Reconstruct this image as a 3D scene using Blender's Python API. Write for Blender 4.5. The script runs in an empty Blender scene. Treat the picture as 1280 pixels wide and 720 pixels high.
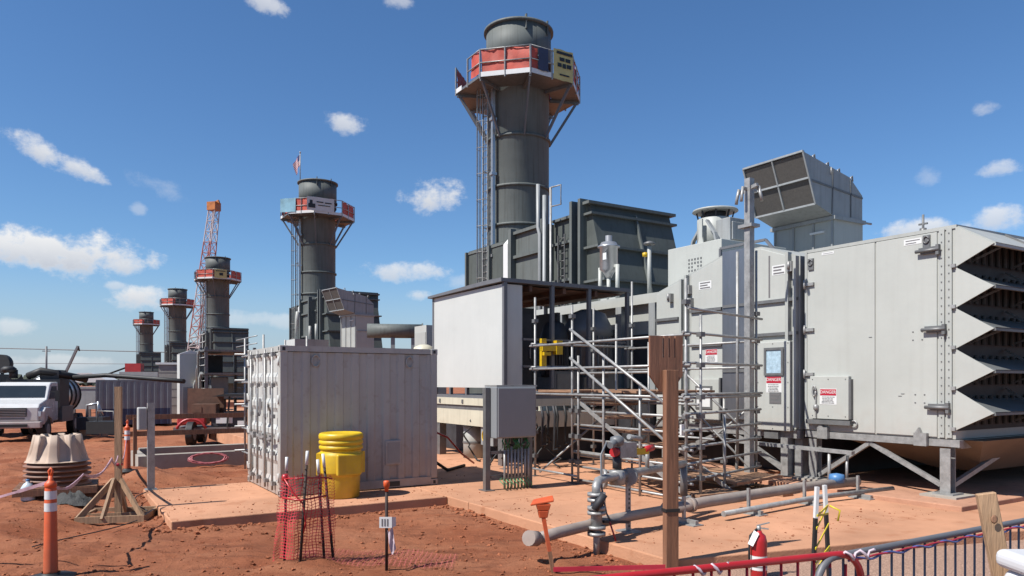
import bpy, math, random
from mathutils import Vector, Matrix, noise
random.seed(7)
SC = bpy.context.scene
COL = SC.collection
R = math.radians
PI = math.pi
PO = (0.3, 33.6)            # base of the nearest exhaust stack
PA = R(-58)                 # direction of the turbine trains
CA, SA = math.cos(PA), math.sin(PA)


def pw(a, b, z=0.0):        # plant grid -> world
    return (PO[0] + a * CA - b * SA, PO[1] + a * SA + b * CA, z)


def to_ab(x, y):
    x -= PO[0]; y -= PO[1]
    return (x * CA + y * SA, -x * SA + y * CA)


# ------------------------------------------------------------------ materials
ALB = .70      # one scale for all paint tables, set together with the exposure
def M(name, col, rough=0.6, metal=0.0, var=0.14, scale=2.0, bump=0.0, bscale=40.0, streak=0.0,
      dust=0.0, dust_h=1.2, dustcol=(0.36, 0.17, 0.10), spots=0.0, spotcol=(0.1, 0.07, 0.05), stretch=None, spec=0.5):
    col = tuple(c * ALB for c in col); spotcol = tuple(c * ALB for c in spotcol); dustcol = tuple(c * ALB for c in dustcol)
    m = bpy.data.materials.new(name)
    m.use_nodes = True
    nt = m.node_tree
    N = nt.nodes.new
    L = nt.links.new
    bs = nt.nodes['Principled BSDF']
    bs.inputs['Roughness'].default_value = rough
    bs.inputs['Metallic'].default_value = metal
    bs.inputs['Specular IOR Level'].default_value = spec
    tc = N('ShaderNodeTexCoord')
    src = tc.outputs['Object']
    if stretch:
        mp = N('ShaderNodeMapping')
        mp.inputs['Scale'].default_value = stretch
        L(src, mp.inputs['Vector'])
        src = mp.outputs['Vector']
    n1 = N('ShaderNodeTexNoise')
    n1.inputs['Scale'].default_value = scale
    n1.inputs['Detail'].default_value = 7
    n1.inputs['Roughness'].default_value = 0.62
    L(src, n1.inputs['Vector'])
    rp = N('ShaderNodeMapRange')
    rp.inputs['From Min'].default_value = 0.3
    rp.inputs['From Max'].default_value = 0.7
    L(n1.outputs['Fac'], rp.inputs['Value'])
    mx = N('ShaderNodeMix'); mx.data_type = 'RGBA'
    mx.inputs['A'].default_value = tuple(c * (1 - var) for c in col) + (1,)
    mx.inputs['B'].default_value = tuple(min(1, c * (1 + var)) for c in col) + (1,)
    L(rp.outputs['Result'], mx.inputs['Factor'])
    out = mx.outputs['Result']
    if streak:
        mp = N('ShaderNodeMapping')
        mp.inputs['Scale'].default_value = (5, 5, 0.25)
        L(tc.outputs['Object'], mp.inputs['Vector'])
        n2 = N('ShaderNodeTexNoise'); n2.inputs['Scale'].default_value = 2.0; n2.inputs['Detail'].default_value = 5
        L(mp.outputs['Vector'], n2.inputs['Vector'])
        r2 = N('ShaderNodeMapRange')
        r2.inputs['From Min'].default_value = 0.5; r2.inputs['From Max'].default_value = 0.78
        r2.inputs['To Max'].default_value = streak
        L(n2.outputs['Fac'], r2.inputs['Value'])
        m2 = N('ShaderNodeMix'); m2.data_type = 'RGBA'
        L(out, m2.inputs['A'])
        m2.inputs['B'].default_value = tuple(c * 0.45 * k for c, k in zip(col, (1.05, .95, .85))) + (1,)
        L(r2.outputs['Result'], m2.inputs['Factor'])
        out = m2.outputs['Result']
    if spots:
        n4 = N('ShaderNodeTexNoise'); n4.inputs['Scale'].default_value = scale * 6; n4.inputs['Detail'].default_value = 4
        L(src, n4.inputs['Vector'])
        r4 = N('ShaderNodeMapRange')
        r4.inputs['From Min'].default_value = 0.58; r4.inputs['From Max'].default_value = 0.7
        r4.inputs['To Max'].default_value = spots
        L(n4.outputs['Fac'], r4.inputs['Value'])
        m4 = N('ShaderNodeMix'); m4.data_type = 'RGBA'
        L(out, m4.inputs['A']); m4.inputs['B'].default_value = spotcol + (1,)
        L(r4.outputs['Result'], m4.inputs['Factor'])
        out = m4.outputs['Result']
    if dust:
        ge = N('ShaderNodeNewGeometry')
        sx = N('ShaderNodeSeparateXYZ'); L(ge.outputs['Position'], sx.inputs['Vector'])
        n5 = N('ShaderNodeTexNoise'); n5.inputs['Scale'].default_value = 3; n5.inputs['Detail'].default_value = 5
        L(tc.outputs['Object'], n5.inputs['Vector'])
        ad = N('ShaderNodeMath'); ad.operation = 'MULTIPLY_ADD'
        ad.inputs[1].default_value = -dust_h; L(n5.outputs['Fac'], ad.inputs[0]); L(sx.outputs['Z'], ad.inputs[2])
        r5 = N('ShaderNodeMapRange')
        r5.inputs['From Min'].default_value = dust_h * 0.5; r5.inputs['From Max'].default_value = -dust_h * 0.5
        r5.inputs['To Max'].default_value = dust
        L(ad.outputs['Value'], r5.inputs['Value'])
        m5 = N('ShaderNodeMix'); m5.data_type = 'RGBA'
        L(out, m5.inputs['A']); m5.inputs['B'].default_value = dustcol + (1,)
        L(r5.outputs['Result'], m5.inputs['Factor'])
        out = m5.outputs['Result']
    L(out, bs.inputs['Base Color'])
    rr = N('ShaderNodeMapRange')
    rr.inputs['To Min'].default_value = max(0, rough - 0.1); rr.inputs['To Max'].default_value = min(1, rough + 0.12)
    L(n1.outputs['Fac'], rr.inputs['Value']); L(rr.outputs['Result'], bs.inputs['Roughness'])
    if bump:
        n3 = N('ShaderNodeTexNoise'); n3.inputs['Scale'].default_value = bscale; n3.inputs['Detail'].default_value = 5
        L(src, n3.inputs['Vector'])
        bp = N('ShaderNodeBump'); bp.inputs['Strength'].default_value = bump; bp.inputs['Distance'].default_value = 0.02
        L(n3.outputs['Fac'], bp.inputs['Height']); L(bp.outputs['Normal'], bs.inputs['Normal'])
    return m


def mat_net(name, col, size, thick, alpha_min=0.0):
    """plastic netting: the holes between the strands are open"""
    m = bpy.data.materials.new(name); m.use_nodes = True
    nt = m.node_tree; N = nt.nodes.new; L = nt.links.new
    bs = nt.nodes['Principled BSDF']; out = nt.nodes['Material Output']
    bs.inputs['Base Color'].default_value = col + (1,); bs.inputs['Roughness'].default_value = 0.5
    tc = N('ShaderNodeTexCoord'); sx = N('ShaderNodeSeparateXYZ'); L(tc.outputs['UV'], sx.inputs['Vector'])

    def stripe(o):
        k = N('ShaderNodeMath'); k.operation = 'MULTIPLY'; k.inputs[1].default_value = 1 / size; L(o, k.inputs[0])
        f = N('ShaderNodeMath'); f.operation = 'FRACT'; L(k.outputs[0], f.inputs[0])
        g = N('ShaderNodeMath'); g.operation = 'LESS_THAN'; g.inputs[1].default_value = thick; L(f.outputs[0], g.inputs[0])
        return g.outputs[0]
    mxm = N('ShaderNodeMath'); mxm.operation = 'MAXIMUM'
    L(stripe(sx.outputs['X']), mxm.inputs[0]); L(stripe(sx.outputs['Y']), mxm.inputs[1])
    m2 = N('ShaderNodeMath'); m2.operation = 'MAXIMUM'; m2.inputs[1].default_value = alpha_min
    L(mxm.outputs[0], m2.inputs[0])
    tr = N('ShaderNodeBsdfTransparent'); ms = N('ShaderNodeMixShader')
    L(m2.outputs[0], ms.inputs['Fac']); L(tr.outputs[0], ms.inputs[1]); L(bs.outputs[0], ms.inputs[2])
    L(ms.outputs[0], out.inputs['Surface'])
    return m


PAINT = M('light grey paint', (0.51, 0.52, 0.48), .48, var=.06, scale=.7, streak=.09, dust=.35, dust_h=1.6, bump=.35, bscale=2.2)
PAINT2 = M('light grey paint older', (0.455, 0.467, 0.435), .5, var=.08, scale=1.1, streak=.2, bump=.3, bscale=2.5)
WHITE = M('white sheet', (0.64, 0.65, 0.615), .45, var=.05, scale=.8, streak=.06, bump=.3, bscale=2)
CREAM = M('cream paint', (0.66, 0.62, 0.48), .5, var=.08, scale=2, streak=.3, dust=.3)
DARK = M('dark stack paint', (0.145, 0.16, 0.152), .6, var=.13, scale=.9, streak=.6, bump=.2, bscale=2, spec=.3)
DARKER = M('dark duct paint', (0.100, 0.113, 0.105), .62, var=.14, scale=1.2, streak=.4, spec=.3)
STEEL = M('galvanised steel', (0.40, 0.395, 0.38), .46, .35, var=.25, scale=9, spots=.35, spotcol=(.2, .17, .14))
STEELD = M('grey steel', (0.20, 0.20, 0.198), .5, .35, var=.2, scale=5, dust=.3, dust_h=.5)
FRAME = M('grey painted frame', (0.17, 0.17, 0.18), .5, .1, var=.1, scale=3)
STAIN = M('brushed stainless', (0.30, 0.31, 0.335), .34, .75, var=.22, scale=1.5, stretch=(1, 1, .3), streak=.3)
SILVER = M('silver cladding', (0.62, 0.63, 0.64), .32, .7, var=.1, scale=3)
SCOOP = M('scoop grey', (0.36, 0.375, 0.375), .5, .1, var=.12, scale=1.4, streak=.35)
MESHD = M('dark louvre mesh', (0.11, 0.10, 0.09), .7, .2, var=.2, scale=20)
BLACK = M('black rubber', (0.018, 0.018, 0.018), .6, var=.3, scale=6)
DKIN = M('dark machinery and dark fill', (0.045, 0.045, 0.05), .6, .2, var=.35, scale=3)  # machinery colour, also on the blocks added to darken gaps
MOTOR = M('grey motor paint', (0.17, 0.18, 0.19), .5, var=.15, scale=4)
CABG = M('cabinet grey', (0.27, 0.285, 0.295), .42, var=.04, scale=1.5, streak=.08)
CONT = M('container grey paint', (0.50, 0.495, 0.455), .55, var=.08, scale=1.2, streak=.24, dust=.5, dust_h=1.3, spots=.25, spotcol=(.26, .2, .14))
CONTD = M('container door paint', (0.60, 0.60, 0.565), .5, var=.08, scale=1.5, streak=.25, dust=.4, dust_h=1.0)
YEL = M('yellow polyethylene', (0.80, 0.53, 0.015), .42, var=.10, scale=4, dust=.4, dust_h=.9, streak=.18, spots=.22, spotcol=(.55, .42, .2), bump=.15, bscale=9)
YELP = M('yellow paint', (0.72, 0.46, 0.01), .45, var=.15, scale=6)
ORANGE = M('orange plastic', (0.78, 0.115, 0.025), .5, var=.14, scale=5, dust=.5, dust_h=.9, spots=.25, spotcol=(.5, .2, .12))
REFL = M('white reflective band', (0.78, 0.78, 0.78), .35, var=.06, scale=20)
REDP = M('red paint', (0.50, 0.022, 0.026), .35, var=.1, scale=8)
REDNET = M('red mesh sheeting', (0.56, 0.085, 0.05), .6, var=.25, scale=2.2, bump=.5, bscale=3)
PINK = M('pink hose', (0.50, 0.14, 0.15), .5, var=.15)
WOOD = M('weathered lumber', (0.38, 0.235, 0.135), .75, var=.32, scale=3, stretch=(9, 9, .8), bump=.3, bscale=10)
WOODR = M('reddish lumber', (0.30, 0.15, 0.08), .7, var=.42, scale=2.6, stretch=(11, 11, .7), bump=.3, bscale=10)
PIPEM = M('dusty pipe', (0.40, 0.36, 0.32), .55, .15, var=.2, scale=4, dust=.5, dust_h=.6)
WOODP = M('tan post lumber', (0.26, 0.118, 0.062), .7, var=.38, scale=2.6, stretch=(11, 11, .7), bump=.3, bscale=10)
HOODM = M('hood sheet with painted shade', (0.16, 0.168, 0.165), .5, var=.15, scale=1.5, streak=.2)  # pale hood sheet darkened, the shade between hoods is in the colour
WOODD = M('dark fork wood', (0.25, 0.114, 0.064), .62, var=.36, scale=2.6, stretch=(10, 10, .8), bump=.25, bscale=10)
PLANK = M('scaffold plank', (0.36, 0.20, 0.115), .75, var=.35, scale=3, stretch=(.8, 9, 9), bump=.3, bscale=10)
BROWN = M('brown plastic rings', (0.25, 0.115, 0.07), .6, var=.2, scale=4)
BEIGE = M('dusty beige plastic', (0.58, 0.45, 0.345), .65, var=.14, scale=4, dust=.5, dust_h=1.3)
CONC = M('concrete', (0.40, 0.355, 0.30), .85, var=.15, scale=2, bump=.3, bscale=30, spots=.25, spotcol=(.3, .2, .14))
GLASS = M('dark window', (0.03, 0.04, 0.05), .08, var=.1)
PLATE = M('sign plate', (0.80, 0.80, 0.78), .4, var=.03, scale=10)
SIGNRED = M('sign red', (0.52, 0.02, 0.045), .4, var=.05)
INK = M('black ink', (0.02, 0.02, 0.02), .5, var=.05)
INKG = M('grey ink', (0.18, 0.17, 0.17), .5, var=.05)
TRUCKW = M('white truck paint', (0.75, 0.75, 0.74), .25, var=.03, dust=.6, dust_h=1.2)
CHROME = M('chrome', (0.6, 0.6, 0.62), .2, .9)
BLUEC = M('slate blue container', (0.25, 0.275, 0.29), .55, var=.1, scale=1.5, streak=.3)
NAVY = M('navy container band', (0.04, 0.06, 0.12), .5, var=.2)
BRICK = M('grey block wall', (0.36, 0.34, 0.31), .8, var=.15)
RUST = M('rusty sheet', (0.16, 0.08, 0.05), .8, var=.35, scale=3)
RED2 = M('machine red', (0.50, 0.04, 0.04), .4, var=.15)
GREEN = M('green cable', (0.01, 0.16, 0.05), .5, var=.3)
GREENW = M('green ground wire', (0.10, 0.30, 0.13), .5, var=.3)
BANY = M('yellow banner', (0.66, 0.55, 0.22), .6, var=.15)
BANW = M('white banner', (0.72, 0.70, 0.66), .6, var=.1, bump=.3, bscale=4)
BANB = M('teal banner', (0.22, 0.42, 0.52), .6, var=.35, scale=1.0)
BLUE = M('blue cloth', (0.04, 0.055, 0.11), .7, var=.2)
TAPEY = M('yellow tape', (0.75, 0.6, 0.03), .45, var=.1)
TAPER = M('red tape', (0.55, 0.03, 0.06), .45, var=.15)
TAPEW = M('pale tape', (0.62, 0.5, 0.55), .45, var=.3, scale=8)
TAPEB = M('blue tape', (0.12, 0.16, 0.42), .45, var=.2, scale=8)
CLEAR = M('clear plastic', (0.62, 0.70, 0.75), .15, var=.2, scale=8)
BLUEV = M('blue valve', (0.07, 0.20, 0.42), .4, var=.2)
CRANEW = M('crane white', (0.66, 0.55, 0.53), .5, var=.1)
CRANER = M('crane red', (0.50, 0.17, 0.13), .5, var=.1)
DIMGLASS = M('gauge window', (0.45, 0.60, 0.70), .12, var=.25, scale=14)
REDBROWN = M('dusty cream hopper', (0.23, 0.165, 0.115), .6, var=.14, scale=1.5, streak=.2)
MESHNET = mat_net('red plastic netting', (0.52, 0.035, 0.05), 0.036, 0.2)


# ------------------------------------------------------------------ mesh builder
class MB:
    def __init__(s):
        s.v = []; s.f = []; s.mi = []; s.sm = []; s.m = 0; s.parts = []

    def _add(s, vs, fs, smooth=False):
        o = len(s.v); s.parts.append(o)
        s.v += [tuple(v) for v in vs]
        for f in fs:
            s.f.append(tuple(i + o for i in f)); s.mi.append(s.m); s.sm.append(smooth)

    def box(s, x0, x1, y0, y1, z0, z1):
        vs = [(x, y, z) for z in (z0, z1) for y in (y0, y1) for x in (x0, x1)]
        s._add(vs, [(0, 2, 3, 1), (4, 5, 7, 6), (0, 1, 5, 4), (2, 6, 7, 3), (0, 4, 6, 2), (1, 3, 7, 5)])
        return s

    def cbox(s, c, d):
        return s.box(c[0] - d[0] / 2, c[0] + d[0] / 2, c[1] - d[1] / 2, c[1] + d[1] / 2, c[2] - d[2] / 2, c[2] + d[2] / 2)

    def beam(s, p, q, w, h, up=(0, 0, 1)):
        p, q = Vector(p), Vector(q); d = (q - p).normalized(); u = Vector(up)
        if abs(d.dot(u)) > .98: u = Vector((1, 0, 0))
        x = d.cross(u).normalized() * w / 2; y = x.cross(d).normalized() * h / 2
        vs = [c + i * x + j * y for c in (p, q) for (i, j) in ((-1, -1), (1, -1), (1, 1), (-1, 1))]
        s._add(vs, [(3, 2, 1, 0), (4, 5, 6, 7)] + [(k, (k + 1) % 4, (k + 1) % 4 + 4, k + 4) for k in range(4)])
        return s

    def tube(s, pts, r, n=8, cap=True, r1=None):
        pts = [Vector(p) for p in pts]; rings = []; up = None
        for i, p in enumerate(pts):
            if i == 0: d = pts[1] - p
            elif i == len(pts) - 1: d = p - pts[i - 1]
            else: d = (pts[i + 1] - p).normalized() + (p - pts[i - 1]).normalized()
            d = d.normalized() if d.length > 1e-9 else Vector((0, 0, 1))
            if up is None:
                up = Vector((0, 0, 1)) if abs(d.z) < .9 else Vector((1, 0, 0))
            x = d.cross(up)
            if x.length < 1e-4: x = d.cross(Vector((0, 1, 0)))
            x.normalize(); y = x.cross(d).normalized(); up = y
            rr = r if r1 is None else r + (r1 - r) * i / (len(pts) - 1)
            rings.append([p + rr * (math.cos(2 * PI * k / n) * x + math.sin(2 * PI * k / n) * y) for k in range(n)])
        vs = [v for g in rings for v in g]; fs = []
        for i in range(len(pts) - 1):
            for k in range(n):
                fs.append((i * n + k, i * n + (k + 1) % n, (i + 1) * n + (k + 1) % n, (i + 1) * n + k))
        s._add(vs, fs, True)
        if cap:
            o = len(s.v) - len(vs)
            s.f.append(tuple(o + k for k in reversed(range(n)))); s.mi.append(s.m); s.sm.append(False)
            s.f.append(tuple(o + (len(pts) - 1) * n + k for k in range(n))); s.mi.append(s.m); s.sm.append(False)
        return s

    def lathe(s, prof, c=(0, 0), n=32, cap=True, z0=0.0, smooth=True):
        vs = []; fs = []
        for (r, z) in prof:
            for k in range(n):
                t = 2 * PI * k / n
                vs.append((c[0] + r * math.cos(t), c[1] + r * math.sin(t), z + z0))
        for i in range(len(prof) - 1):
            for k in range(n):
                fs.append((i * n + k, i * n + (k + 1) % n, (i + 1) * n + (k + 1) % n, (i + 1) * n + k))
        s._add(vs, fs, smooth)
        if cap:
            o = len(s.v) - len(vs)
            for (j, rev) in ((0, True), (len(prof) - 1, False)):
                if prof[j][0] > 1e-4:
                    idx = [o + j * n + k for k in range(n)]
                    s.f.append(tuple(reversed(idx)) if rev else tuple(idx)); s.mi.append(s.m); s.sm.append(False)
        return s

    def prism(s, poly, axis, lo, hi):
        def P(p, t):
            return {'x': (t, p[0], p[1]), 'y': (p[0], t, p[1]), 'z': (p[0], p[1], t)}[axis]
        n = len(poly)
        vs = [P(p, lo) for p in poly] + [P(p, hi) for p in poly]
        s._add(vs, [tuple(reversed(range(n))), tuple(range(n, 2 * n))] + [(k, (k + 1) % n, (k + 1) % n + n, k + n) for k in range(n)])
        return s

    def frustum(s, r0, z0, r1, z1):      # rectangles (x0,x1,y0,y1)
        vs = []
        for (r, z) in ((r0, z0), (r1, z1)):
            vs += [(r[0], r[2], z), (r[1], r[2], z), (r[1], r[3], z), (r[0], r[3], z)]
        s._add(vs, [(3, 2, 1, 0), (4, 5, 6, 7)] + [(k, (k + 1) % 4, (k + 1) % 4 + 4, k + 4) for k in range(4)])
        return s

    def sheet(s, grid, thick=0.0):       # grid of rows of points
        rows = len(grid); cols = len(grid[0])
        s._add([p for r in grid for p in r], [(i * cols + j, i * cols + j + 1, (i + 1) * cols + j + 1, (i + 1) * cols + j)
                                              for i in range(rows - 1) for j in range(cols - 1)], True)
        return s

    def build(s, name, mat, parent=None, fix=True):
        if parent and name in EACH and len(s.parts) > 1:      # every piece becomes a part of its own
            first = None; ends = s.parts[1:] + [len(s.v)]
            for a, b in zip(s.parts, ends):
                q = MB(); q.v = s.v[a:b]; q.parts = [0]
                for f, i_, k in zip(s.f, s.mi, s.sm):
                    if a <= f[0] < b: q.f.append(tuple(j - a for j in f)); q.mi.append(i_); q.sm.append(k)
                o = q.build(name, mat, parent, fix); first = first or o
            return first
        off = OFF.get(parent.name, (0, 0, 0)) if parent else (0, 0, 0)
        me = bpy.data.meshes.new(name)
        me.from_pydata([(v[0] - off[0], v[1] - off[1], v[2] - off[2]) for v in s.v], [], s.f)
        for mm in (mat if isinstance(mat, (list, tuple)) else [mat]): me.materials.append(mm)
        me.polygons.foreach_set('material_index', s.mi)
        me.polygons.foreach_set('use_smooth', s.sm)
        me.update()
        if fix:
            import bmesh
            bm = bmesh.new(); bm.from_mesh(me); bmesh.ops.recalc_face_normals(bm, faces=bm.faces); bm.to_mesh(me); bm.free()
        o = bpy.data.objects.new(name, me); COL.objects.link(o)
        if parent:
            o.parent = parent; OFF[o.name] = off
        return o


OFF = {}
EACH = set('corner_trim flange frame_rail base_frame grip_panel stiffener batten louvre_frame rail skid_beam leg pole ceiling_joist seam lamp_clamp lifting_lug cap_support recess coupler handle strut brace foot_board deck_board runner canopy_post lifting_eye mounting_lug guard_rail hose_coil_ring tank_band guard_frame'.split())


def tag(o, label, cat, group=None, kind=None):
    if label: o['label'] = label
    if cat: o['category'] = cat
    if group: o['group'] = group
    if kind: o['kind'] = kind
    return o


def pthing(name, label, cat, org, group=None):       # a thing on the plant grid; its parts are written in plant coordinates
    o = bpy.data.objects.new(name, None); COL.objects.link(o)
    o.location = pw(*org); o.rotation_euler = (0, 0, PA); o.empty_display_size = .3
    OFF[o.name] = tuple(org)
    return tag(o, label, cat, group)


def wthing(name, label, cat, loc, rot=0.0, group=None):   # a thing at a world place; its parts are written in its own metres
    o = bpy.data.objects.new(name, None); COL.objects.link(o)
    o.location = loc; o.rotation_euler = (0, 0, rot); o.empty_display_size = .3
    OFF[o.name] = (0, 0, 0)
    return tag(o, label, cat, group)


def solo(mb, name, mat, label, cat, loc=(0, 0, 0), rot=0.0, group=None, kind=None):
    o = mb.build(name, mat)
    o.location = loc; o.rotation_euler = (0, 0, rot)
    return tag(o, label, cat, group, kind)


def psolo(mb, name, mat, label, cat, org, group=None, kind=None):
    mb.v = [(v[0] - org[0], v[1] - org[1], v[2] - org[2]) for v in mb.v]
    return solo(mb, name, mat, label, cat, pw(*org), PA, group, kind)


def dup(root, loc=None, rot=None, label=None, parent=None):
    c = root.copy(); COL.objects.link(c)
    if parent: c.parent = parent
    if loc: c.location = loc
    if rot is not None: c.rotation_euler = (0, 0, rot)
    if label: c['label'] = label
    for ch in list(root.children): dup(ch, parent=c)
    OFF[c.name] = OFF.get(root.name, (0, 0, 0))
    return c


def text(name, body, size, mat, parent, loc, rot=(PI / 2, 0, 0), ext=.0015, sx=1.0):
    cu = bpy.data.curves.new(name, 'FONT'); cu.body = body; cu.size = size; cu.extrude = ext
    cu.align_x = 'CENTER'; cu.align_y = 'CENTER'; cu.materials.append(mat)
    o = bpy.data.objects.new(name, cu); COL.objects.link(o)
    me = bpy.data.meshes.new_from_object(o); bpy.data.objects.remove(o); o = bpy.data.objects.new(name, me); COL.objects.link(o)
    o.parent = parent; off = OFF.get(parent.name, (0, 0, 0))
    OFF[o.name] = off
    o.location = [loc[i] - off[i] for i in range(3)]; o.rotation_euler = rot; o.scale = (sx, 1, 1)
    return o


def bevel(o, w=.01, seg=2):
    m = o.modifiers.new('bevel', 'BEVEL'); m.width = w; m.segments = seg; m.limit_method = 'ANGLE'; m.angle_limit = R(50)
    return o


def sstep(e0, e1, x):
    t = max(0, min(1, (x - e0) / (e1 - e0))); return t * t * (3 - 2 * t)


# ------------------------------------------------------------------ camera, light, sky
cam = bpy.data.cameras.new('camera'); co = bpy.data.objects.new('camera', cam); COL.objects.link(co)
co.location = (0, 0, 2.1); co.rotation_euler = (PI / 2, 0, 0)
cam.sensor_width = 36; cam.lens = 924 / 1280 * 36; cam.shift_y = 118 / 1280
cam.clip_start = .05; cam.clip_end = 8000
SC.camera = co
SUN = Vector((-.86, -.51, 0)).normalized() * math.cos(R(51)) + Vector((0, 0, math.sin(R(51))))
sl = bpy.data.lights.new('sun', 'SUN'); so = bpy.data.objects.new('sun', sl); COL.objects.link(so)
sl.energy = 5.0; sl.angle = R(.5); sl.color = (1, .965, .91)
so.rotation_euler = SUN.to_track_quat('Z', 'Y').to_euler()
so.location = (0, 0, 60)

wd = bpy.data.worlds.new('World'); SC.world = wd; wd.use_nodes = True
nt = wd.node_tree; N = nt.nodes.new; L = nt.links.new
bg = nt.nodes['Background']; wo = nt.nodes['World Output']
sky = N('ShaderNodeTexSky'); sky.sky_type = 'NISHITA'; sky.sun_disc = False
sky.sun_elevation = R(51); sky.sun_rotation = math.atan2(SUN.x, SUN.y)
sky.altitude = 0; sky.air_density = 1.0; sky.dust_density = 0.25; sky.ozone_density = 1.3
hs = N('ShaderNodeHueSaturation'); hs.inputs['Saturation'].default_value = 1.08
sm = N('ShaderNodeMix'); sm.data_type = 'RGBA'; sm.blend_type = 'MULTIPLY'; sm.inputs['Factor'].default_value = 1; sm.inputs['B'].default_value = (.785, .955, 1.16, 1)
L(sky.outputs[0], sm.inputs['A']); L(sm.outputs['Result'], hs.inputs['Color']); L(hs.outputs[0], bg.inputs['Color']); bg.inputs['Strength'].default_value = .074
# clouds: soft patches at fixed directions of the sky
tc = N('ShaderNodeTexCoord'); sx = N('ShaderNodeSeparateXYZ'); L(tc.outputs['Generated'], sx.inputs['Vector'])


def mth(op, a, b=None, c=None):
    n = N('ShaderNodeMath'); n.operation = op
    for i, v in enumerate((a, b, c)):
        if v is None: continue
        if isinstance(v, (int, float)): n.inputs[i].default_value = v
        else: L(v, n.inputs[i])
    return n.outputs[0]


az = mth('ARCTAN2', sx.outputs['X'], sx.outputs['Y'])
hz = mth('SQRT', mth('ADD', mth('MULTIPLY', sx.outputs['X'], sx.outputs['X']), mth('MULTIPLY', sx.outputs['Y'], sx.outputs['Y'])))
el = mth('ARCTAN2', sx.outputs['Z'], hz)
cmb = N('ShaderNodeCombineXYZ'); L(az, cmb.inputs[0]); L(el, cmb.inputs[1])
nz = N('ShaderNodeTexNoise'); nz.inputs['Scale'].default_value = 17; nz.inputs['Detail'].default_value = 11; nz.inputs['Roughness'].default_value = .66
mpc = N('ShaderNodeMapping'); mpc.inputs['Scale'].default_value = (1, 1.25, 1); L(cmb.outputs[0], mpc.inputs['Vector'])
L(mpc.outputs['Vector'], nz.inputs['Vector'])
nw = mth('SUBTRACT', nz.outputs['Fac'], .5)
CLOUDS = [  # px, py, half width, half height, density (direction read once from the photograph, kept as angles)
    (62, 193, 48, 16, .9, .35), (95, 209, 34, 11, .85, .3), (85, 318, 112, 26, 1.1, 0), (20, 312, 60, 20, 1.0, 0), (150, 330, 36, 15, .9, 0),
    (182, 372, 36, 17, .95, 0), (430, 154, 27, 12, .75, .2), (542, 247, 35, 20, 1.0, 0), (505, 340, 48, 13, .75, 0), (525, 369, 15, 7, .6, 0),
    (335, 5, 28, 10, .7, .2), (500, 2, 20, 8, .5, 0), (1255, 211, 28, 9, .55, 0), (1230, 137, 18, 8, .4, 0), (1150, 287, 52, 13, .8, 0),
    (1262, 270, 40, 16, .75, 0), (1160, 222, 16, 12, .25, 0), (20, 410, 30, 10, .5, 0), (200, 235, 34, 13, .22, .3), (145, 357, 16, 6, .5, 0),
    (300, 398, 45, 10, .35, 0), (60, 452, 90, 9, .4, 0), (590, 352, 30, 9, .3, 0), (355, 402, 20, 9, .4, 0), (176, 262, 10, 8, .3, 0)]
dens = None; under = None
for (px, py, w, h, k, tilt) in CLOUDS:
    u, v = (px - 640) / 924, (478 - py) / 924
    a0 = math.atan2(u, 1); e0 = math.atan2(v, math.hypot(1, u))
    w /= 924 * (1 + u * u); h /= 924 * (1 + u * u) ** .5
    du = mth('SUBTRACT', az, a0); dv = mth('SUBTRACT', el, e0)
    if tilt: dv = mth('ADD', dv, mth('MULTIPLY', du, tilt))
    dx = mth('DIVIDE', du, w); dy = mth('DIVIDE', dv, h)
    d = mth('ADD', mth('MULTIPLY', dx, dx), mth('MULTIPLY', dy, dy))
    q = mth('SUBTRACT', mth('SUBTRACT', 1.0, mth('POWER', d, .75)), mth('MULTIPLY', nw, -5.2))
    mr = N('ShaderNodeMapRange'); mr.interpolation_type = 'SMOOTHSTEP'
    mr.inputs['From Min'].default_value = -.30; mr.inputs['From Max'].default_value = 1.05; mr.inputs['To Max'].default_value = k
    L(q, mr.inputs['Value'])
    far = mth('LESS_THAN', d, 4.0)
    o = mth('MULTIPLY', mr.outputs[0], far)
    low = mth('MULTIPLY', o, mth('MULTIPLY_ADD', dy, -.65, .5))
    dens = o if dens is None else mth('MAXIMUM', dens, o)
    under = low if under is None else mth('MAXIMUM', under, low)
dens = mth('MINIMUM', dens, .96)
cb = N('ShaderNodeBackground'); cc = N('ShaderNodeMix'); cc.data_type = 'RGBA'
cc.inputs['A'].default_value = (1, 1, 1, 1); cc.inputs['B'].default_value = (.62, .66, .74, 1)
L(mth('MINIMUM', under, 1.0), cc.inputs['Factor']); L(cc.outputs['Result'], cb.inputs['Color']); cb.inputs['Strength'].default_value = .60
hm = N('ShaderNodeMix'); hm.data_type = 'RGBA'; hm.inputs['B'].default_value = (3.7, 4.45, 5.5, 1)     # pale air low over the horizon
hf = N('ShaderNodeMapRange'); hf.interpolation_type = 'SMOOTHSTEP'; hf.inputs['From Min'].default_value = .16; hf.inputs['From Max'].default_value = -.02; hf.inputs['To Max'].default_value = .85
L(el, hf.inputs['Value']); L(hf.outputs[0], hm.inputs['Factor']); L(hs.outputs[0], hm.inputs['A']); L(hm.outputs['Result'], bg.inputs['Color'])
msx = N('ShaderNodeMixShader'); L(dens, msx.inputs['Fac']); L(bg.outputs[0], msx.inputs[1]); L(cb.outputs[0], msx.inputs[2])
L(msx.outputs[0], wo.inputs['Surface'])
SC.view_settings.view_transform = 'Standard'; SC.view_settings.look = 'None'; SC.view_settings.gamma = 1
SC.view_settings.exposure = 0.6
SC.cycles.max_bounces = 6; SC.cycles.transparent_max_bounces = 16; SC.cycles.use_denoising = True

# ------------------------------------------------------------------ ground
PADS = [(13.1, 16.85, -16.6, -12.2), (-6.0, 22.3, -12.2, 9.0), (17, 23.4, -8, 9)]


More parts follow.
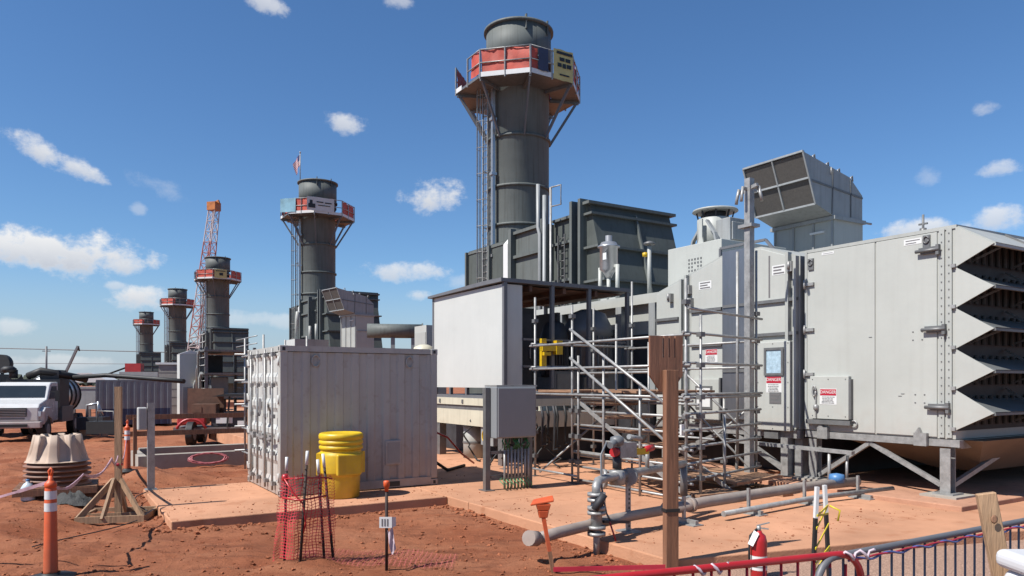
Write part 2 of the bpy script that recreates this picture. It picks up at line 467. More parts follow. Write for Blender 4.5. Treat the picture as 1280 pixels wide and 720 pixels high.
def pad_dist(x, y):
    a, b = to_ab(x, y); d = 99
    for (a0, a1, b0, b1) in PADS:
        dx = max(a0 - a, 0, a - a1); dy = max(b0 - b, 0, b - b1)
        d = min(d, math.hypot(dx, dy))
    return d


def base_z(x, y):
    z = -.5 * sstep(15, 31, y) * sstep(-3.5, -8.5, x)
    z += .10 * sstep(-5.8, -7.5, x) * sstep(17, 12, y) * sstep(8.5, 10.5, y)
    return z


def ground_z(x, y):
    z = base_z(x, y)
    if y < 60:
        f = sstep(.05, .9, pad_dist(x, y))
        gravel = sstep(1.4, 2.6, x) * sstep(9.6, 8.6, y - .32 * (x - 2))
        n = .085 * noise.noise(Vector((x * .35, y * .35, 3)))
        n += .10 * noise.fractal(Vector((x * .8, y * .8, 1)), 1, 2.1, 4) * (.35 + .65 * sstep(-3, -6, x))
        rdg = 1 - abs(noise.noise(Vector((x * .55 + y * .8, y * .35 - x * .2, 7))))   # wheel ruts running across the site
        n += .10 * (rdg - .8) * sstep(-2, -5, x)
        u_ = x * .96 + y * .28; v_ = y * .96 - x * .28      # scraped furrows
        n += .045 * noise.fractal(Vector((u_ * .5, v_ * 3.6, 4)), 1, 2.0, 3) * (.4 + .6 * abs(noise.noise(Vector((x * .3, y * .3, 8)))))
        n += .028 * noise.fractal(Vector((x * 4, y * 4, 5)), 1, 2.0, 3)
        z += (n - .01) * (.25 + .75 * f) * (1 - .75 * gravel) - .02 * (1 - f)
        z += .11 * math.exp(-((x + 5.15) ** 2 + (y - 11.45) ** 2) / .10) + .10 * math.exp(-((x + 4.65) ** 2 + (y - 10.9) ** 2) / .06)
        z += .28 * math.exp(-((x + 7.6) ** 2 / .9 + (y - 15.4) ** 2 / 1.2)) + .16 * math.exp(-((x + 9.6) ** 2 / 2 + (y - 13.6) ** 2 / .8))
        z += .10 * math.exp(-((x + 2.35) ** 2 + (y - 8.6) ** 2) / .12)
        z += .06 * math.exp(-((y - 15.9 + .2 * x) ** 2) / .25) * sstep(-3, -5, x)
    return z


ys = []; y = -4.0
while y < 5500:
    ys.append(y)
    y += 1.2 if y < 6.4 else max(.05, min(900, (y * y) / (2.1 * 924) * 1.35))
ts = [-9, -6, -4, -3, -2.2, -1.7, -1.4, -1.2] + [(-1.08 + 2.0 * k / 400) for k in range(401)] + [1.05, 1.2, 1.4, 1.7, 2.2, 3, 4, 6, 9]
g = MB()
g.sheet([[(t * (yy + 6) * .75, yy, ground_z(t * (yy + 6) * .75, yy)) for t in ts] for yy in ys])
m = bpy.data.materials.new('red dirt'); m.use_nodes = True
nt = m.node_tree; N = nt.nodes.new; L = nt.links.new; bs = nt.nodes['Principled BSDF']
bs.inputs['Roughness'].default_value = .95; bs.inputs['Specular IOR Level'].default_value = .15
tcn = N('ShaderNodeTexCoord')


def nse(scale, det=8, ro=.6, st=None):
    n = N('ShaderNodeTexNoise'); n.inputs['Scale'].default_value = scale; n.inputs['Detail'].default_value = det; n.inputs['Roughness'].default_value = ro
    if st:
        mp = N('ShaderNodeMapping'); mp.inputs['Scale'].default_value = st; mp.inputs['Rotation'].default_value = (0, 0, R(-20))
        L(tcn.outputs['Object'], mp.inputs['Vector']); L(mp.outputs['Vector'], n.inputs['Vector'])
    else: L(tcn.outputs['Object'], n.inputs['Vector'])
    return n.outputs['Fac']


def rmp(src, lo, hi, k=1.0):
    r = N('ShaderNodeMapRange'); r.inputs['From Min'].default_value = lo; r.inputs['From Max'].default_value = hi; r.inputs['To Max'].default_value = k
    L(src, r.inputs['Value']); return r.outputs[0]


def mix(a, b, f):
    x = N('ShaderNodeMix'); x.data_type = 'RGBA'; L(f, x.inputs['Factor'])
    for k, v in (('A', a), ('B', b)):
        if isinstance(v, tuple): x.inputs[k].default_value = v + (1,)
        else: L(v, x.inputs[k])
    return x.outputs['Result']


c = mix((.235, .077, .036), (.325, .132, .069), rmp(nse(.55), .35, .65))
c = mix(c, (.115, .038, .021), rmp(nse(1.7, 8, .7, (1, 2.2, 1)), .52, .72, .7))
c = mix(c, (.385, .19, .108), rmp(nse(5, 8, .75), .58, .78, .6))
c = mix(c, (.095, .033, .02), rmp(nse(22, 6, .8), .60, .74, .5))
c = mix(c, (.115, .040, .023), rmp(nse(1.3, 7, .65, (.5, 3.2, 1)), .53, .68, .55))
c = mix(c, (.35, .162, .088), rmp(nse(.9, 6, .6, (.45, 2.6, 1)), .56, .74, .5))
L(c, bs.inputs['Base Color'])
bp = N('ShaderNodeBump'); bp.inputs['Strength'].default_value = .9; bp.inputs['Distance'].default_value = .05; L(nse(11, 14, .82), bp.inputs['Height'])
L(bp.outputs['Normal'], bs.inputs['Normal'])
DIRT = m
go = g.build('ground', DIRT, fix=False); tag(go, 'churned red dirt ground of the construction site', 'ground', kind='structure')

# concrete pads, dusted red
PADM = M('dust stained concrete', (.60, .305, .178), .9, var=.24, scale=.55, bump=.35, bscale=35, spots=.6, spotcol=(.43, .18, .09), spec=.2)
PADS2 = M('dust stained concrete edge', (.55, .29, .185), .9, var=.2, scale=1.5, bump=.3, bscale=20, spots=.4, spotcol=(.28, .12, .07), spec=.2)


def slab(name, r, z0, z1, mat, label):
    s = MB(); s.box(*r, z0, z1)
    o = psolo(s, name, mat, label, 'pavement', (r[0], r[2], 0), kind='structure'); bevel(o, .015, 2); return o


slab('concrete_pad', (13.1, 16.85, -16.6, -12.21), -.35, .12, PADM, 'red dusted concrete slab under the shipping container')
for k, (a0, a1) in enumerate(((17.6, 22.55), (12.6, 17.585), (-6, 12.585))):
    if k: slab('concrete_pad', (a0, a1, -12.2, -6.9), -.35, .12, PADM, 'red dusted concrete slab in front of the turbine skids')
    if k: slab('concrete_pad', (a0, a1, -6.885, 9), -.35, .121, PADM, 'red dusted concrete slab under the turbine skids')
s = MB(); s.prism([(17.6, -12.2), (22.3, -12.2), (23.15, -8.4), (23.6, -6.9), (23.6, 9), (17.6, 9)], 'z', -.35, .12)
o = psolo(s, 'concrete_pad', PADM, 'red dusted concrete slab reaching the gravel by the barriers', 'pavement', (17.6, -12.2, 0), kind='structure'); bevel(o, .015, 2)
slab('equipment_plinth', (18.2, 22.4, -6.25, 7), .1, .2, PADS2, 'raised concrete plinth under the filter house')
slab('equipment_plinth', (7, 17.9, -6.0, 7), .1, .2, PADS2, 'raised concrete plinth under the turbine enclosure')
for k, s in enumerate((30, 72, 109, 157)):
    sb = MB(); sb.box(-4, 18, -8, 6, -1.2, .02)
    o = sb.build('concrete_pad', PADM); p = pw(-s, 0, 0); o.location = p; o.rotation_euler = (0, 0, PA)
    tag(o, 'concrete foundation slab under a distant turbine', 'pavement', kind='structure')

# gravel strip at the barriers
gm = M('reddish gravel', (.46, .29, .21), .9, var=.5, scale=55, bump=1.0, bscale=60, spots=.5, spotcol=(.16, .08, .055), spec=.2)
gv = MB(); rows = []
for j in range(14):
    v = j / 13; row = []
    for i in range(60):
        x = 1.2 + 12 * i / 59; y1 = 8.55 + .33 * (x - 2) + .10 * noise.noise(Vector((x * 2, 3, 0)))
        yy = 3 + (y1 - 3) * v
        row.append((x, yy, ground_z(x, yy) + .03 - .035 * (v > .98) - .04 * (i == 0)))
    rows.append(row)
gv.sheet(rows); gvo = solo(gv, 'gravel_bed', gm, 'reddish gravel strip along the crowd barriers', 'ground', kind='structure')


def rocks(n, fn, s0, s1, seed):
    rnd = random.Random(seed); mb = MB()
    for _ in range(n):
        x, y, k = fn(rnd); s = s0 * (s1 / s0) ** (rnd.random() ** 2.2) * k
        z = ground_z(x, y) + s * .15
        q = Matrix.Rotation(rnd.uniform(0, 6), 3, 'Z') @ Matrix.Rotation(rnd.uniform(-.6, .6), 3, 'X')
        vs = []
        for d in ((1, 0, 0), (-1, 0, 0), (0, 1, 0), (0, -1, 0), (0, 0, 1), (0, 0, -1), (.6, .6, .5), (-.6, .6, .4), (.6, -.6, .5), (-.6, -.6, .4)):
            v = Vector(d) * s * rnd.uniform(.65, 1.15); v.z *= .7; v = q @ v; vs.append((x + v.x, y + v.y, z + v.z))
        mb._add(vs, [(4, 6, 8), (4, 7, 6), (4, 9, 7), (4, 8, 9), (0, 8, 6), (2, 6, 7), (1, 7, 9), (3, 9, 8), (0, 6, 5), (2, 5, 6), (2, 7, 5), (1, 5, 7), (1, 9, 5), (3, 5, 9), (3, 8, 5), (0, 5, 8)])
    return mb


def left_dirt(r):
    while True:
        y = 7.6 * (26 / 7.6) ** r.random(); x = r.uniform(-.80, .25) * y
        if pad_dist(x, y) > .06: return x, y, 1.0


def pad_rim(r):
    while True:
        y = r.uniform(8, 13.5); x = r.uniform(-7.2, 2)
        d = pad_dist(x, y)
        if .02 < d < .35: return x, y, 1.15


rk = rocks(6000, left_dirt, .005, .034, 3)
r2 = rocks(700, pad_rim, .008, .05, 4); o_ = len(rk.v)
rk.v += r2.v; rk.f += [tuple(i + o_ for i in f) for f in r2.f]; rk.mi += r2.mi; rk.sm += r2.sm
CLOD = M('dirt clods', (.36, .13, .065), .95, var=.4, scale=8, bump=.4, bscale=60, spec=.1)
def on_pad(r):
    while True:
        x, y = r.uniform(-7, 9), r.uniform(8.4, 16); a, b = to_ab(x, y)
        e = min([min(a - p[0], p[1] - a, b - p[2], p[3] - b) for p in PADS[:2]], key=lambda v: -v)
        if e > .02 and r.random() < math.exp(-e * 1.6) + .06: return x, y, 1.0


_gz = ground_z
def ground_z(x, y): return .12
r3 = rocks(1500, on_pad, .004, .022, 6); o_ = len(rk.v)
ground_z = _gz
rk.v += r3.v; rk.f += [tuple(i + o_ for i in f) for f in r3.f]; rk.mi += r3.mi; rk.sm += r3.sm
solo(rk, 'dirt_clods', CLOD, 'loose red dirt clods strewn over the ground', 'dirt', kind='stuff')


def gravel_pt(r):
    x = r.uniform(1.4, 9); y = r.uniform(6.0, 8.5 + .33 * (x - 2)); return x, y, 1


solo(rocks(5200, gravel_pt, .010, .026, 5), 'gravel_stones', M('gravel stones', (.52, .34, .25), .9, var=.55, scale=30, spec=.2),
     'small reddish stones lying in the gravel strip', 'gravel', kind='stuff')


# ------------------------------------------------------------------ exhaust stacks
def pol(r, deg, z): return (r * math.cos(R(deg)), r * math.sin(R(deg)), z)


def make_stack(label):
    t = pthing('exhaust_stack', label, 'exhaust stack', (0, 0, 0), 'exhaust stacks of the turbine row')
    s = MB()
    s.lathe([(1.38, 8.1), (1.38, 15.9), (1.46, 15.95), (1.46, 16.05), (1.36, 16.1), (1.36, 16.35), (1.47, 16.4), (1.47, 17.93), (1.3, 17.93), (1.3, 15)], n=48, cap=False)
    s.build('shaft', DARK, t)
    for z in (9.05, 10.75, 12.95, 16.38, 17.92):
        r = 1.47 if z < 15 else 1.58 if z > 17 else 1.53
        f = MB(); f.lathe([(1.3 if z > 17 else 1.36, z - .05), (r, z - .05), (r, z + .05), (1.3 if z > 17 else 1.36, z + .05)], n=48, cap=False); f.build('flange', DARK, t)
    for k in range(10):
        if k in (3, 8): pass
    lg = MB()
    for d in (-20, 25, 160, 205): lg.beam(pol(1.5, d, 17.5), pol(1.5, d, 18.12), .05, .12)
    lg.build('lifting_lug', DARK, t)
    ro = 2.85; V = [pol(ro, -22.5 + 45 * k, 0) for k in range(9)]
    d = MB()
    n = 8
    vi = [(V[k][0], V[k][1], z) for z in (15.02, 15.12) for k in range(8)]
    vin = [(1.55 * math.cos(R(-22.5 + 45 * k)), 1.55 * math.sin(R(-22.5 + 45 * k)), z) for z in (15.02, 15.12) for k in range(8)]
    fs = []
    for k in range(8):
        j = (k + 1) % 8
        fs += [(k, j, 16 + j, 16 + k), (8 + k, 24 + k, 24 + j, 8 + j), (k, 8 + k, 8 + j, j), (16 + k, 16 + j, 24 + j, 24 + k)]
    d._add(vi + vin, fs)
    for k in range(8):
        d.beam(pol(1.45, -22.5 + 45 * k, 14.95), pol(2.8, -22.5 + 45 * k, 14.95), .1, .14)
    d.build('platform_deck', STEELD, t)
    tb = MB(); rl = MB()
    for k in range(8):
        p, q = Vector(V[k]), Vector(V[k + 1])
        if k != 6: tb.beam(p + Vector((0, 0, 15.13)), q + Vector((0, 0, 15.13)), .02, .2)
        else: tb.beam(p + Vector((0, 0, 15.13)), p.lerp(q, .25) + Vector((0, 0, 15.13)), .02, .2)
        for u in (0, .5):
            x = p.lerp(q, u)
            rl.beam((x.x, x.y, 14.95), (x.x, x.y, 16.2), .06, .06)
        if k != 6:
            for z in (15.62, 16.18): rl.tube([p + Vector((0, 0, z)), q + Vector((0, 0, z))], .028, 6)
        else:
            for z in (15.62, 16.18): rl.tube([p.lerp(q, .5) + Vector((0, 0, z)), q + Vector((0, 0, z))], .028, 6)
    tb.build('toe_board', PLATE, t)
    rl.build('railing', STEEL, t)
    for k in range(8):
        b = MB(); a = -22.5 + 45 * k
        b.beam(pol(2.72, a, 14.98), pol(1.42, a, 12.9), .07, .12); b.build('bracket', FRAME, t)
    for k in range(8):
        p, q = Vector(V[k]) * .985, Vector(V[(k + 1) % 8]) * .985
        u0, u1 = 0.02, .98
        if k == 6: u0 = .62
        if k == 0: u0, u1 = .02, .17
        nt_ = MB(); G = []
        for i in range(13):
            u = u0 + (u1 - u0) * i / 12
            x = p.lerp(q, u); row = []
            for j in range(5):
                w = .03 * noise.noise(Vector((k * 5 + u * 7, j * .9, 2)))
                top = 16.18 - .03 * abs(math.sin(u * 9)) - (.05 * noise.noise(Vector((u * 5, k, 0))))
                row.append((x.x * (1 + w), x.y * (1 + w), 15.22 + (top - 15.22) * j / 4))
            G.append(row)
        nt_.sheet(G); nt_.build('safety_netting', REDNET, t)
    l = MB()                     # ladder on the side facing away from the trains
    for x in (-.2, .2): l.beam((x - .15, -1.66, 2), (x - .15, -1.66, 16.3), .05, .07)
    z = 2.2
    while z < 16.2:
        l.tube([(-.35, -1.66, z), (.05, -1.66, z)], .016, 5); z += .3
    for z in (4, 6.5, 9, 11.5, 14):
        for x in (-.35, .05): l.beam((x, -1.66, z), (x, -1.3, z), .04, .04)
    lo = l.build('ladder', STEEL, t)
    cg = MB()
    for i in range(5):
        a = R(200 + 35 * i); cg.beam((-.15 + .28 * math.cos(a), -1.7 + .36 * math.sin(a), 4.4), (-.15 + .28 * math.cos(a), -1.7 + .36 * math.sin(a), 16.1), .035, .012)
    z = 4.4
    while z < 16.2:
        cg.tube([(-.15 + .29 * math.cos(R(180 + 15 * i)), -1.7 + .37 * math.sin(R(180 + 15 * i)), z) for i in range(13)], .014, 4, cap=False); z += 1.15
    cg.build('cage', STEEL, lo)
    cd = MB(); cd.box(.28, .42, -1.62, -1.48, 2, 15.0)
    for z in (5.2, 7.6, 11.2, 13.6): cd.box(.24, .46, -1.68, -1.42, z, z + .12)
    cd.build('cable_tray', SILVER, t)
    return t


def add_banner(t, k, u0, u1, mat, zt=16.25, zb=15.18, marks=None, out=1.02):
    p, q = Vector(pol(2.85, -22.5 + 45 * k, 0)) * out, Vector(pol(2.85, -22.5 + 45 * (k + 1), 0)) * out
    b = MB(); G = []
    for i in range(9):
        x = p.lerp(q, u0 + (u1 - u0) * i / 8)
        G.append([(x.x, x.y, zb + (zt - zb) * j / 4 + .015 * math.sin(i * 1.3 + j)) for j in range(5)])
    b.sheet(G); o = b.build('banner', mat, t)
    if marks:
        mk = MB(); n = (p.lerp(q, .5)).normalized() * .025
        for (x0, x1, z0, z1) in marks:
            a_, b_ = p.lerp(q, u0 + (u1 - u0) * x0) + n, p.lerp(q, u0 + (u1 - u0) * x1) + n
            lo, hi = zb + (zt - zb) * z0, zb + (zt - zb) * z1
            mk._add([(a_.x, a_.y, lo), (b_.x, b_.y, lo), (b_.x, b_.y, hi), (a_.x, a_.y, hi)], [(0, 1, 2, 3)])
        mk.build('lettering', INK, o)


def make_duct(label):
    t = pthing('exhaust_duct', label, 'exhaust duct', (0, 0, 0), 'exhaust ducts below the stacks')
    b = MB(); b.box(-1.75, 2.35, -1.62, 1.62, .1, 8.15)
    b.build('stack_base', DARKER, t)
    rb = MB()
    for z in (2.5, 4.6, 6.4, 8.05):
        rb.box(-1.9, 2.36, -1.66, -1.62, z - .06, z + .06)
    for a in (-1.8, .3): rb.box(a - .06, a + .06, -1.77, -1.62, .1, 8.1)
    rb.build('stiffener', DARK, t)
    w = MB(); w.box(2.37, 2.72, -2.26, -2.1, 4.2, 7.75)
    w.prism([(-2.26, 7.75), (-2.1, 7.75), (-1.7, 8.05), (-2.0, 8.05)], 'x', 2.37, 2.72); w.build('white_panel', PLATE, t)
    p = MB(); p.box(2.75, 5.25, -2.05, 2.05, .1, 8.12); p.build('silencer_casing', DARK, t)
    rb = MB()
    for z in (2.2, 3.9, 5.5, 7.15, 8.12): rb.box(2.9, 5.2, -2.19, -2.05, z - .06, z + .06)
    for a in (2.9, 5.12): rb.box(a - .1, a + .12, -2.3, -2.05, .1, 8.3)
    rb.build('stiffener', DARK, t)
    q = MB(); q.box(5.25, 7.0, -1.75, 1.75, .1, 8.25); q.build('connecting_duct', DARKER, t)
    l = MB()
    for a in (5.75, 6.15): l.beam((a, -1.9, 4), (a, -1.9, 7.6), .04, .05)
    for k in range(13): l.tube([(5.75, -1.9, 4.1 + .28 * k), (6.15, -1.9, 4.1 + .28 * k)], .016, 5)
    for z in (4.3, 5.8, 7.3):
        for a in (5.75, 6.15): l.beam((a, -1.9, z), (a, -1.7, z), .03, .03)
    l.build('ladder', STEELD, t)
    rb = MB()
    for z in (4.0, 5.9, 7.3, 8.2): rb.box(5.3, 6.8, -1.88, -1.75, z - .05, z + .05)
    rb.build('stiffener', DARK, t)
    for a in (6.78, 7.28):
        f = MB(); f.box(a, a + .14, -2.15, 2.15, .1, 8.62); f.build('flange', DARK, t)
    wd_ = MB(); poly = [(7.42, 2.0), (7.42, 8.4), (7.62, 8.4), (9.5, 2.0)]
    wd_.prism(poly, 'y', -1.85, 1.95); wd_.build('diffuser', DARKER, t)
    rb = MB()
    for z in (8.05, 6.85, 5.65, 4.5, 3.3):
        a = 7.62 + (8.4 - z) / 6.4 * 1.88
        rb.box(7.43, a + .16, -2.0, 2.1, z - .03, z + .05)
    for bb in (0.15,):
        for i in range(12):
            z0, z1 = 2.2 + i * .5, 2.7 + i * .5
            a0, a1 = 7.62 + (8.4 - z0) / 6.4 * 1.88, 7.62 + (8.4 - z1) / 6.4 * 1.88
            rb.beam((a0 + .05, bb, z0), (a1 + .05, bb, z1), .07, .12)
    rb.box(7.43, 7.8, -2.05, 2.12, 8.4, 8.5)
    rb.build('stiffener', DARK, t)
    return t


STACK_AT = [(0.3, 33.6), (-15.5, 59.0), (-37.6, 94.5), (-57.0, 126.0), (-82.6, 167.0)]
ST_L = ['tallest nearest dark grey exhaust stack with red netting and a yellow banner on its platform',
        'second nearest dark exhaust stack flying a flag from its top',
        'middle dark exhaust stack standing in front of the lattice crane boom',
        'fourth dark exhaust stack, between the shortest far one and the crane boom',
        'farthest and smallest dark exhaust stack at the left end of the row']
DU_L = ['dark ribbed exhaust duct and silencer behind the white roofed enclosure',
        'dark ribbed exhaust duct rising behind the grey shipping container',
        'dark exhaust duct at the foot of the stack beside the crane boom',
        'dark exhaust duct at the foot of the fourth stack from the camera',
        'dark exhaust duct at the foot of the farthest stack']
stacks = []; ducts = []
st0 = make_stack(ST_L[0]); du0 = make_duct(DU_L[0])
stacks.append(st0); ducts.append(du0)
for i in range(1, 5):
    p = STACK_AT[i] + (0,)
    stacks.append(dup(st0, p, label=ST_L[i])); ducts.append(dup(du0, p, label=DU_L[i]))
MK = [(.15, .95, .84, .93), (.3, .55, .62, .74), (.6, .85, .62, .74), (.2, .4, .42, .55), (.45, .62, .4, .55), (.66, .9, .42, .55), (.3, .8, .15, .2)]
add_banner(stacks[0], 0, .52, .98, BANY, 16.3, 15.0, MK)
add_banner(stacks[0], 0, .18, .40, BLUE, 16.15, 15.2)
add_banner(stacks[1], 7, -.28, .3, BANB, 16.2, 15.15)
add_banner(stacks[1], 0, -.25, .7, BANW, 16.2, 15.15, [(.05, .3, .2, .5), (.1, .2, .5, .75), (.35, .6, .62, .7), (.65, .9, .6, .68), (.4, .85, .4, .46)])
add_banner(stacks[2], 0, .1, .75, BANY, 16.2, 15.1, [(.1, .9, .75, .85), (.4, .7, .3, .6)])
# flag on the second stack
fx, fy = STACK_AT[1]
t = wthing('flag', 'small limp striped flag with a blue canton on the rim of the second stack', 'flag', (fx - 1.15, fy - .9, 18.0), R(-20))
p = MB(); p.tube([(0, 0, -.3), (0, 0, 2.15)], .035, 8); p.lathe([(.06, 2.12), (.07, 2.18), (.02, 2.26)], n=8); p.build('pole', STEEL, t)
f = MB(); G = []
NX, NZ = 12, 26
for i in range(NX + 1):
    u = i / NX; row = []
    for j in range(NZ + 1):
        v = j / NZ
        x = -.62 * u * (.6 + .4 * v); row.append((x, .10 * math.sin(u * 9 + v * 2) * u, 1.2 + .82 * v - .55 * u * (.4 + u)))
    G.append(row)
f.sheet(G)
for i in range(NX):
    for j in range(NZ):
        k = i * NZ + j; f.mi[k] = 2 if (i < 5 and j >= 12) else (1 if (j // 2) % 2 else 0)
f.build('cloth', [M('flag red', (.45, .03, .05), .7), M('flag white', (.7, .7, .7), .7), M('flag blue', (.03, .04, .16), .7)], t)
# ------------------------------------------------------------------ signs
def danger_sign(parent, c, w, h, axis='b', name='danger_sign'):
    """c = centre on the face; axis 'b': face looks along -b, 'a': face looks along +a, 'w': looks along local -y"""
    x, y, z = c
    def pl(x0, x1, z0, z1, d, th=.004):
        m = MB()
        if axis == 'a': m.box(x + d, x + d + th, y + x0, y + x1, z + z0, z + z1)
        else: m.box(x + x0, x + x1, y - d - th, y - d, z + z0, z + z1)
        return m
    p = pl(-w / 2, w / 2, -h / 2, h / 2, 0).build(name, PLATE, parent)
    pl(-w / 2 + .01, w / 2 - .01, h * .08, h / 2 - .01, .005).build('header', SIGNRED, p)
    rot = (PI / 2, 0, PI / 2) if axis == 'a' else (PI / 2, 0, 0)
    at = (x + .011, y, z + h * .28) if axis == 'a' else (x, y - .011, z + h * .28)
    text('lettering', 'DANGER', w * .235, PLATE, p, at, rot)
    m = MB()
    rg = random.Random(int(x * 100))
    for i in range(5):
      zz = (-.02, -.13, -.22, -.31, -.40)[i] * h; u1 = -.38 + .1 * rg.random()
      while u1 < .26:
        u0 = u1; u1 = u0 + .05 + .14 * rg.random()
        q = pl(u0 * w, min(.4, u1) * w, zz - .018 * h, zz + .018 * h, .006, .003); u1 += .03; o = len(m.v)
        m.v += q.v; m.f += [tuple(k + o for k in f) for f in q.f]; m.mi += q.mi; m.sm += q.sm
    m.build('small_print', INKG, p)
    return p


def label_plate(parent, a0, a1, b, z0, z1, lines=2, mat=None, name='label_plate'):
    m = MB(); m.box(a0, a1, b - .004, b, z0, z1); o = m.build(name, mat or PLATE, parent)
    k = MB()
    for i in range(lines):
        z = z1 - (z1 - z0) * (i + .6) / (lines + .2)
        k.box(a0 + (a1 - a0) * .1, a0 + (a1 - a0) * (.9 - .2 * (i % 2)), b - .0065, b - .004, z - (z1 - z0) * .09, z + (z1 - z0) * .06)
    k.build('print', INKG, o); return o


# ------------------------------------------------------------------ filter house
FB = -5.4
t = pthing('filter_house', 'big pale grey air filter house with five zigzag weather hoods, raised on steel legs', 'filter house', (20.5, FB, 0))
m = MB(); m.box(19.05, 21.88, FB, 5.4, 1.16, 4.64); m.build('casing', PAINT, t)
m = MB(); m.prism([(FB - .02, 4.64), (FB - .02, 4.70), (0, 4.78), (5.4, 4.70), (5.4, 4.64)], 'x', 19.03, 21.9); m.build('roof', PAINT2, t)
for (a0, a1) in ((19.06, 20.48), (20.505, 21.585)):
    m = MB(); m.box(a0, a1, FB - .022, FB + .01, 1.18, 4.63); o = m.build('side_panel', PAINT, t); bevel(o, .006, 1)
m = MB()
for a in (21.62, 21.74): m.box(a, a + .09, FB - .03, FB + .01, 1.18, 4.66)
m.box(19.03, 19.08, FB - .035, FB, 1.18, 4.66)
o = m.build('corner_trim', PAINT2, t)
m = MB()
for i in range(26):
    z = 1.25 + i * .133
    for a in (21.665, 21.785): m.cbox((a, FB - .034, z), (.018, .012, .018))
m.build('bolt_row', STEELD, t)
for z in (4.02, 3.13, 2.26):
    m = MB(); m.box(19.02, 19.24, FB - .07, FB - .022, z - .03, z + .03); m.tube([(19.05, FB - .075, z - .09), (19.05, FB - .075, z + .09)], .022, 8); m.build('hinge', STEEL, t)
for (a, z) in ((21.5, 4.33), (21.6, 2.99), (21.66, 1.68)):
    m = MB(); m.box(a - .20, a + .14, FB - .07, FB - .022, z + .01, z + .06); m.box(a - .16, a + .14, FB - .07, FB - .022, z - .05, z - .01); m.tube([(a - .24, FB - .09, z), (a + .16, FB - .09, z)], .03, 8)
    m.box(a + .10, a + .15, FB - .10, FB - .02, z - .09, z + .08); m.build('latch', STEELD, t)
for (a, z) in ((19.17, 4.42), (21.42, 4.50)):
    m = MB(); m.box(a - .06, a + .06, FB - .05, FB - .02, z - .12, z + .1)
    m.tube([(a + .045 * math.cos(k), FB - .06, z + .02 + .06 * math.sin(k)) for k in [i * .52 for i in range(13)]], .014, 6); m.build('lifting_shackle', STEELD, t)
label_plate(t, 19.40, 19.66, FB - .022, 4.55, 4.60, 1, PLATE); label_plate(t, 21.02, 21.33, FB - .022, 4.48, 4.58, 2, PLATE)
m = MB()
for (ca, cz) in ((21.26, 2.9), (21.30, 1.82)):
    for dx in (-.08, .08):
        for dz in (-.07, .07): m.cbox((ca + dx, FB - .024, cz + dz), (.025, .008, .02))
for (ca, cz) in ((20.4, 2.92), (20.95, 1.86), (21.0, 1.9)): m.cbox((ca, FB - .024, cz), (.06, .006, .012))
m.build('stud', STEELD, t)
m = MB(); m.box(19.20, 20.02, FB - .11, FB - .022, 1.40, 2.22); d = m.build('access_door', PAINT, t); bevel(d, .01, 2)
m = MB(); m.box(20.022, 20.06, FB - .10, FB - .02, 1.42, 2.16); m.box(19.12, 20.06, FB - .13, FB - .02, 1.30, 1.385); m.build('hinge', STEELD, d)
danger_sign(d, (19.60, FB - .11, 1.83), .36, .30)
m = MB(); m.tube([(19.32 + .035 * math.cos(k), FB - .15, 1.93 + .10 * math.sin(k)) for k in [i * .4189 for i in range(16)]], .016, 8)
m.beam((19.35, FB - .13, 1.86), (19.35, FB - .13, 1.42), .035, .02); m.lathe([(.0, 1.55), (.05, 1.58), (.05, 1.66), (0, 1.69)], (19.35, FB - .13), 12); m.build('handle', STEEL, d)
m = MB()
for a in (19.26, 19.6, 19.96):
    for z in (1.46, 2.16): m.cbox((a, FB - .113, z), (.018, .008, .018))
m.build('bolt_row', STEELD, d)
m = MB(); m.tube([(20.09 + .06 * math.cos(k), FB - .05, 1.33 + .06 * math.sin(k)) for k in [-2 + i * .4 for i in range(12)]], .014, 6); m.build('ring_pull', STEEL, t)
# hoods
m = MB(); m.box(21.88, 21.9, FB + .05, 5.3, 1.3, 4.6); m.build('back_wall', BLACK, t)
m = MB(); rr = random.Random(2)
for k in range(5):
    z0 = 1.33 + .673 * k
    for i in range(44):
        b = FB + .2 + i * .24
        m.tube([(21.98, b, z0 + .06), (21.99, b + .03 * rr.uniform(-1, 1), z0 + .55)], .035, 6, cap=False)
m.build('vane_screen', M('dark pleated filter media', (.06, .055, .05), .8, var=.3, scale=6), t)
for k in range(5):
    z0 = 1.31 + .673 * k; z1 = z0 + .655; zt = z0 + .30
    h = MB()
    zs_ = z1 - (.13 if k < 4 else 0)
    h.prism([(21.9, zs_), (22.47, zt), (22.485, zt + .02), (21.91, zs_ + .02)], 'y', FB + .005, 5.35)
    h.box(22.44, 22.49, FB + .0, 5.35, zt - .035, zt + .004)
    ho = h.build('weather_hood', HOODM if k < 4 else PAINT2, t)  # lower hoods carry painted shade, top hood keeps the light paint
    e = MB(); e.prism([(21.885, z0), (22.47, zt), (21.885, z1 + .01)], 'y', FB - .022, FB + .003); e.build('end_plate', PAINT, ho)
    e = MB(); e.prism([(21.885, z0), (22.47, zt), (21.885, z1 + .01)], 'y', 5.352, 5.37); e.build('end_plate', PAINT, ho)
    s_ = MB()
    for i in range(8): s_.beam((21.92, FB + .35 + 1.4 * i, z0 + .1), (22.44, FB + .35 + 1.4 * i, zt), .03, .03)
    for i in range(1, 7): s_.beam((21.93, FB + 1.55 * i, z1 + .03), (22.47, FB + 1.55 * i, zt + .035), .04, .03)
    s_.build('strut', STEELD, ho)
    mm = MB(); mm.cbox((21.86, FB - .035, z0 + .02), (.07, .05, .06)); mm.build('bracket', STEEL, ho)
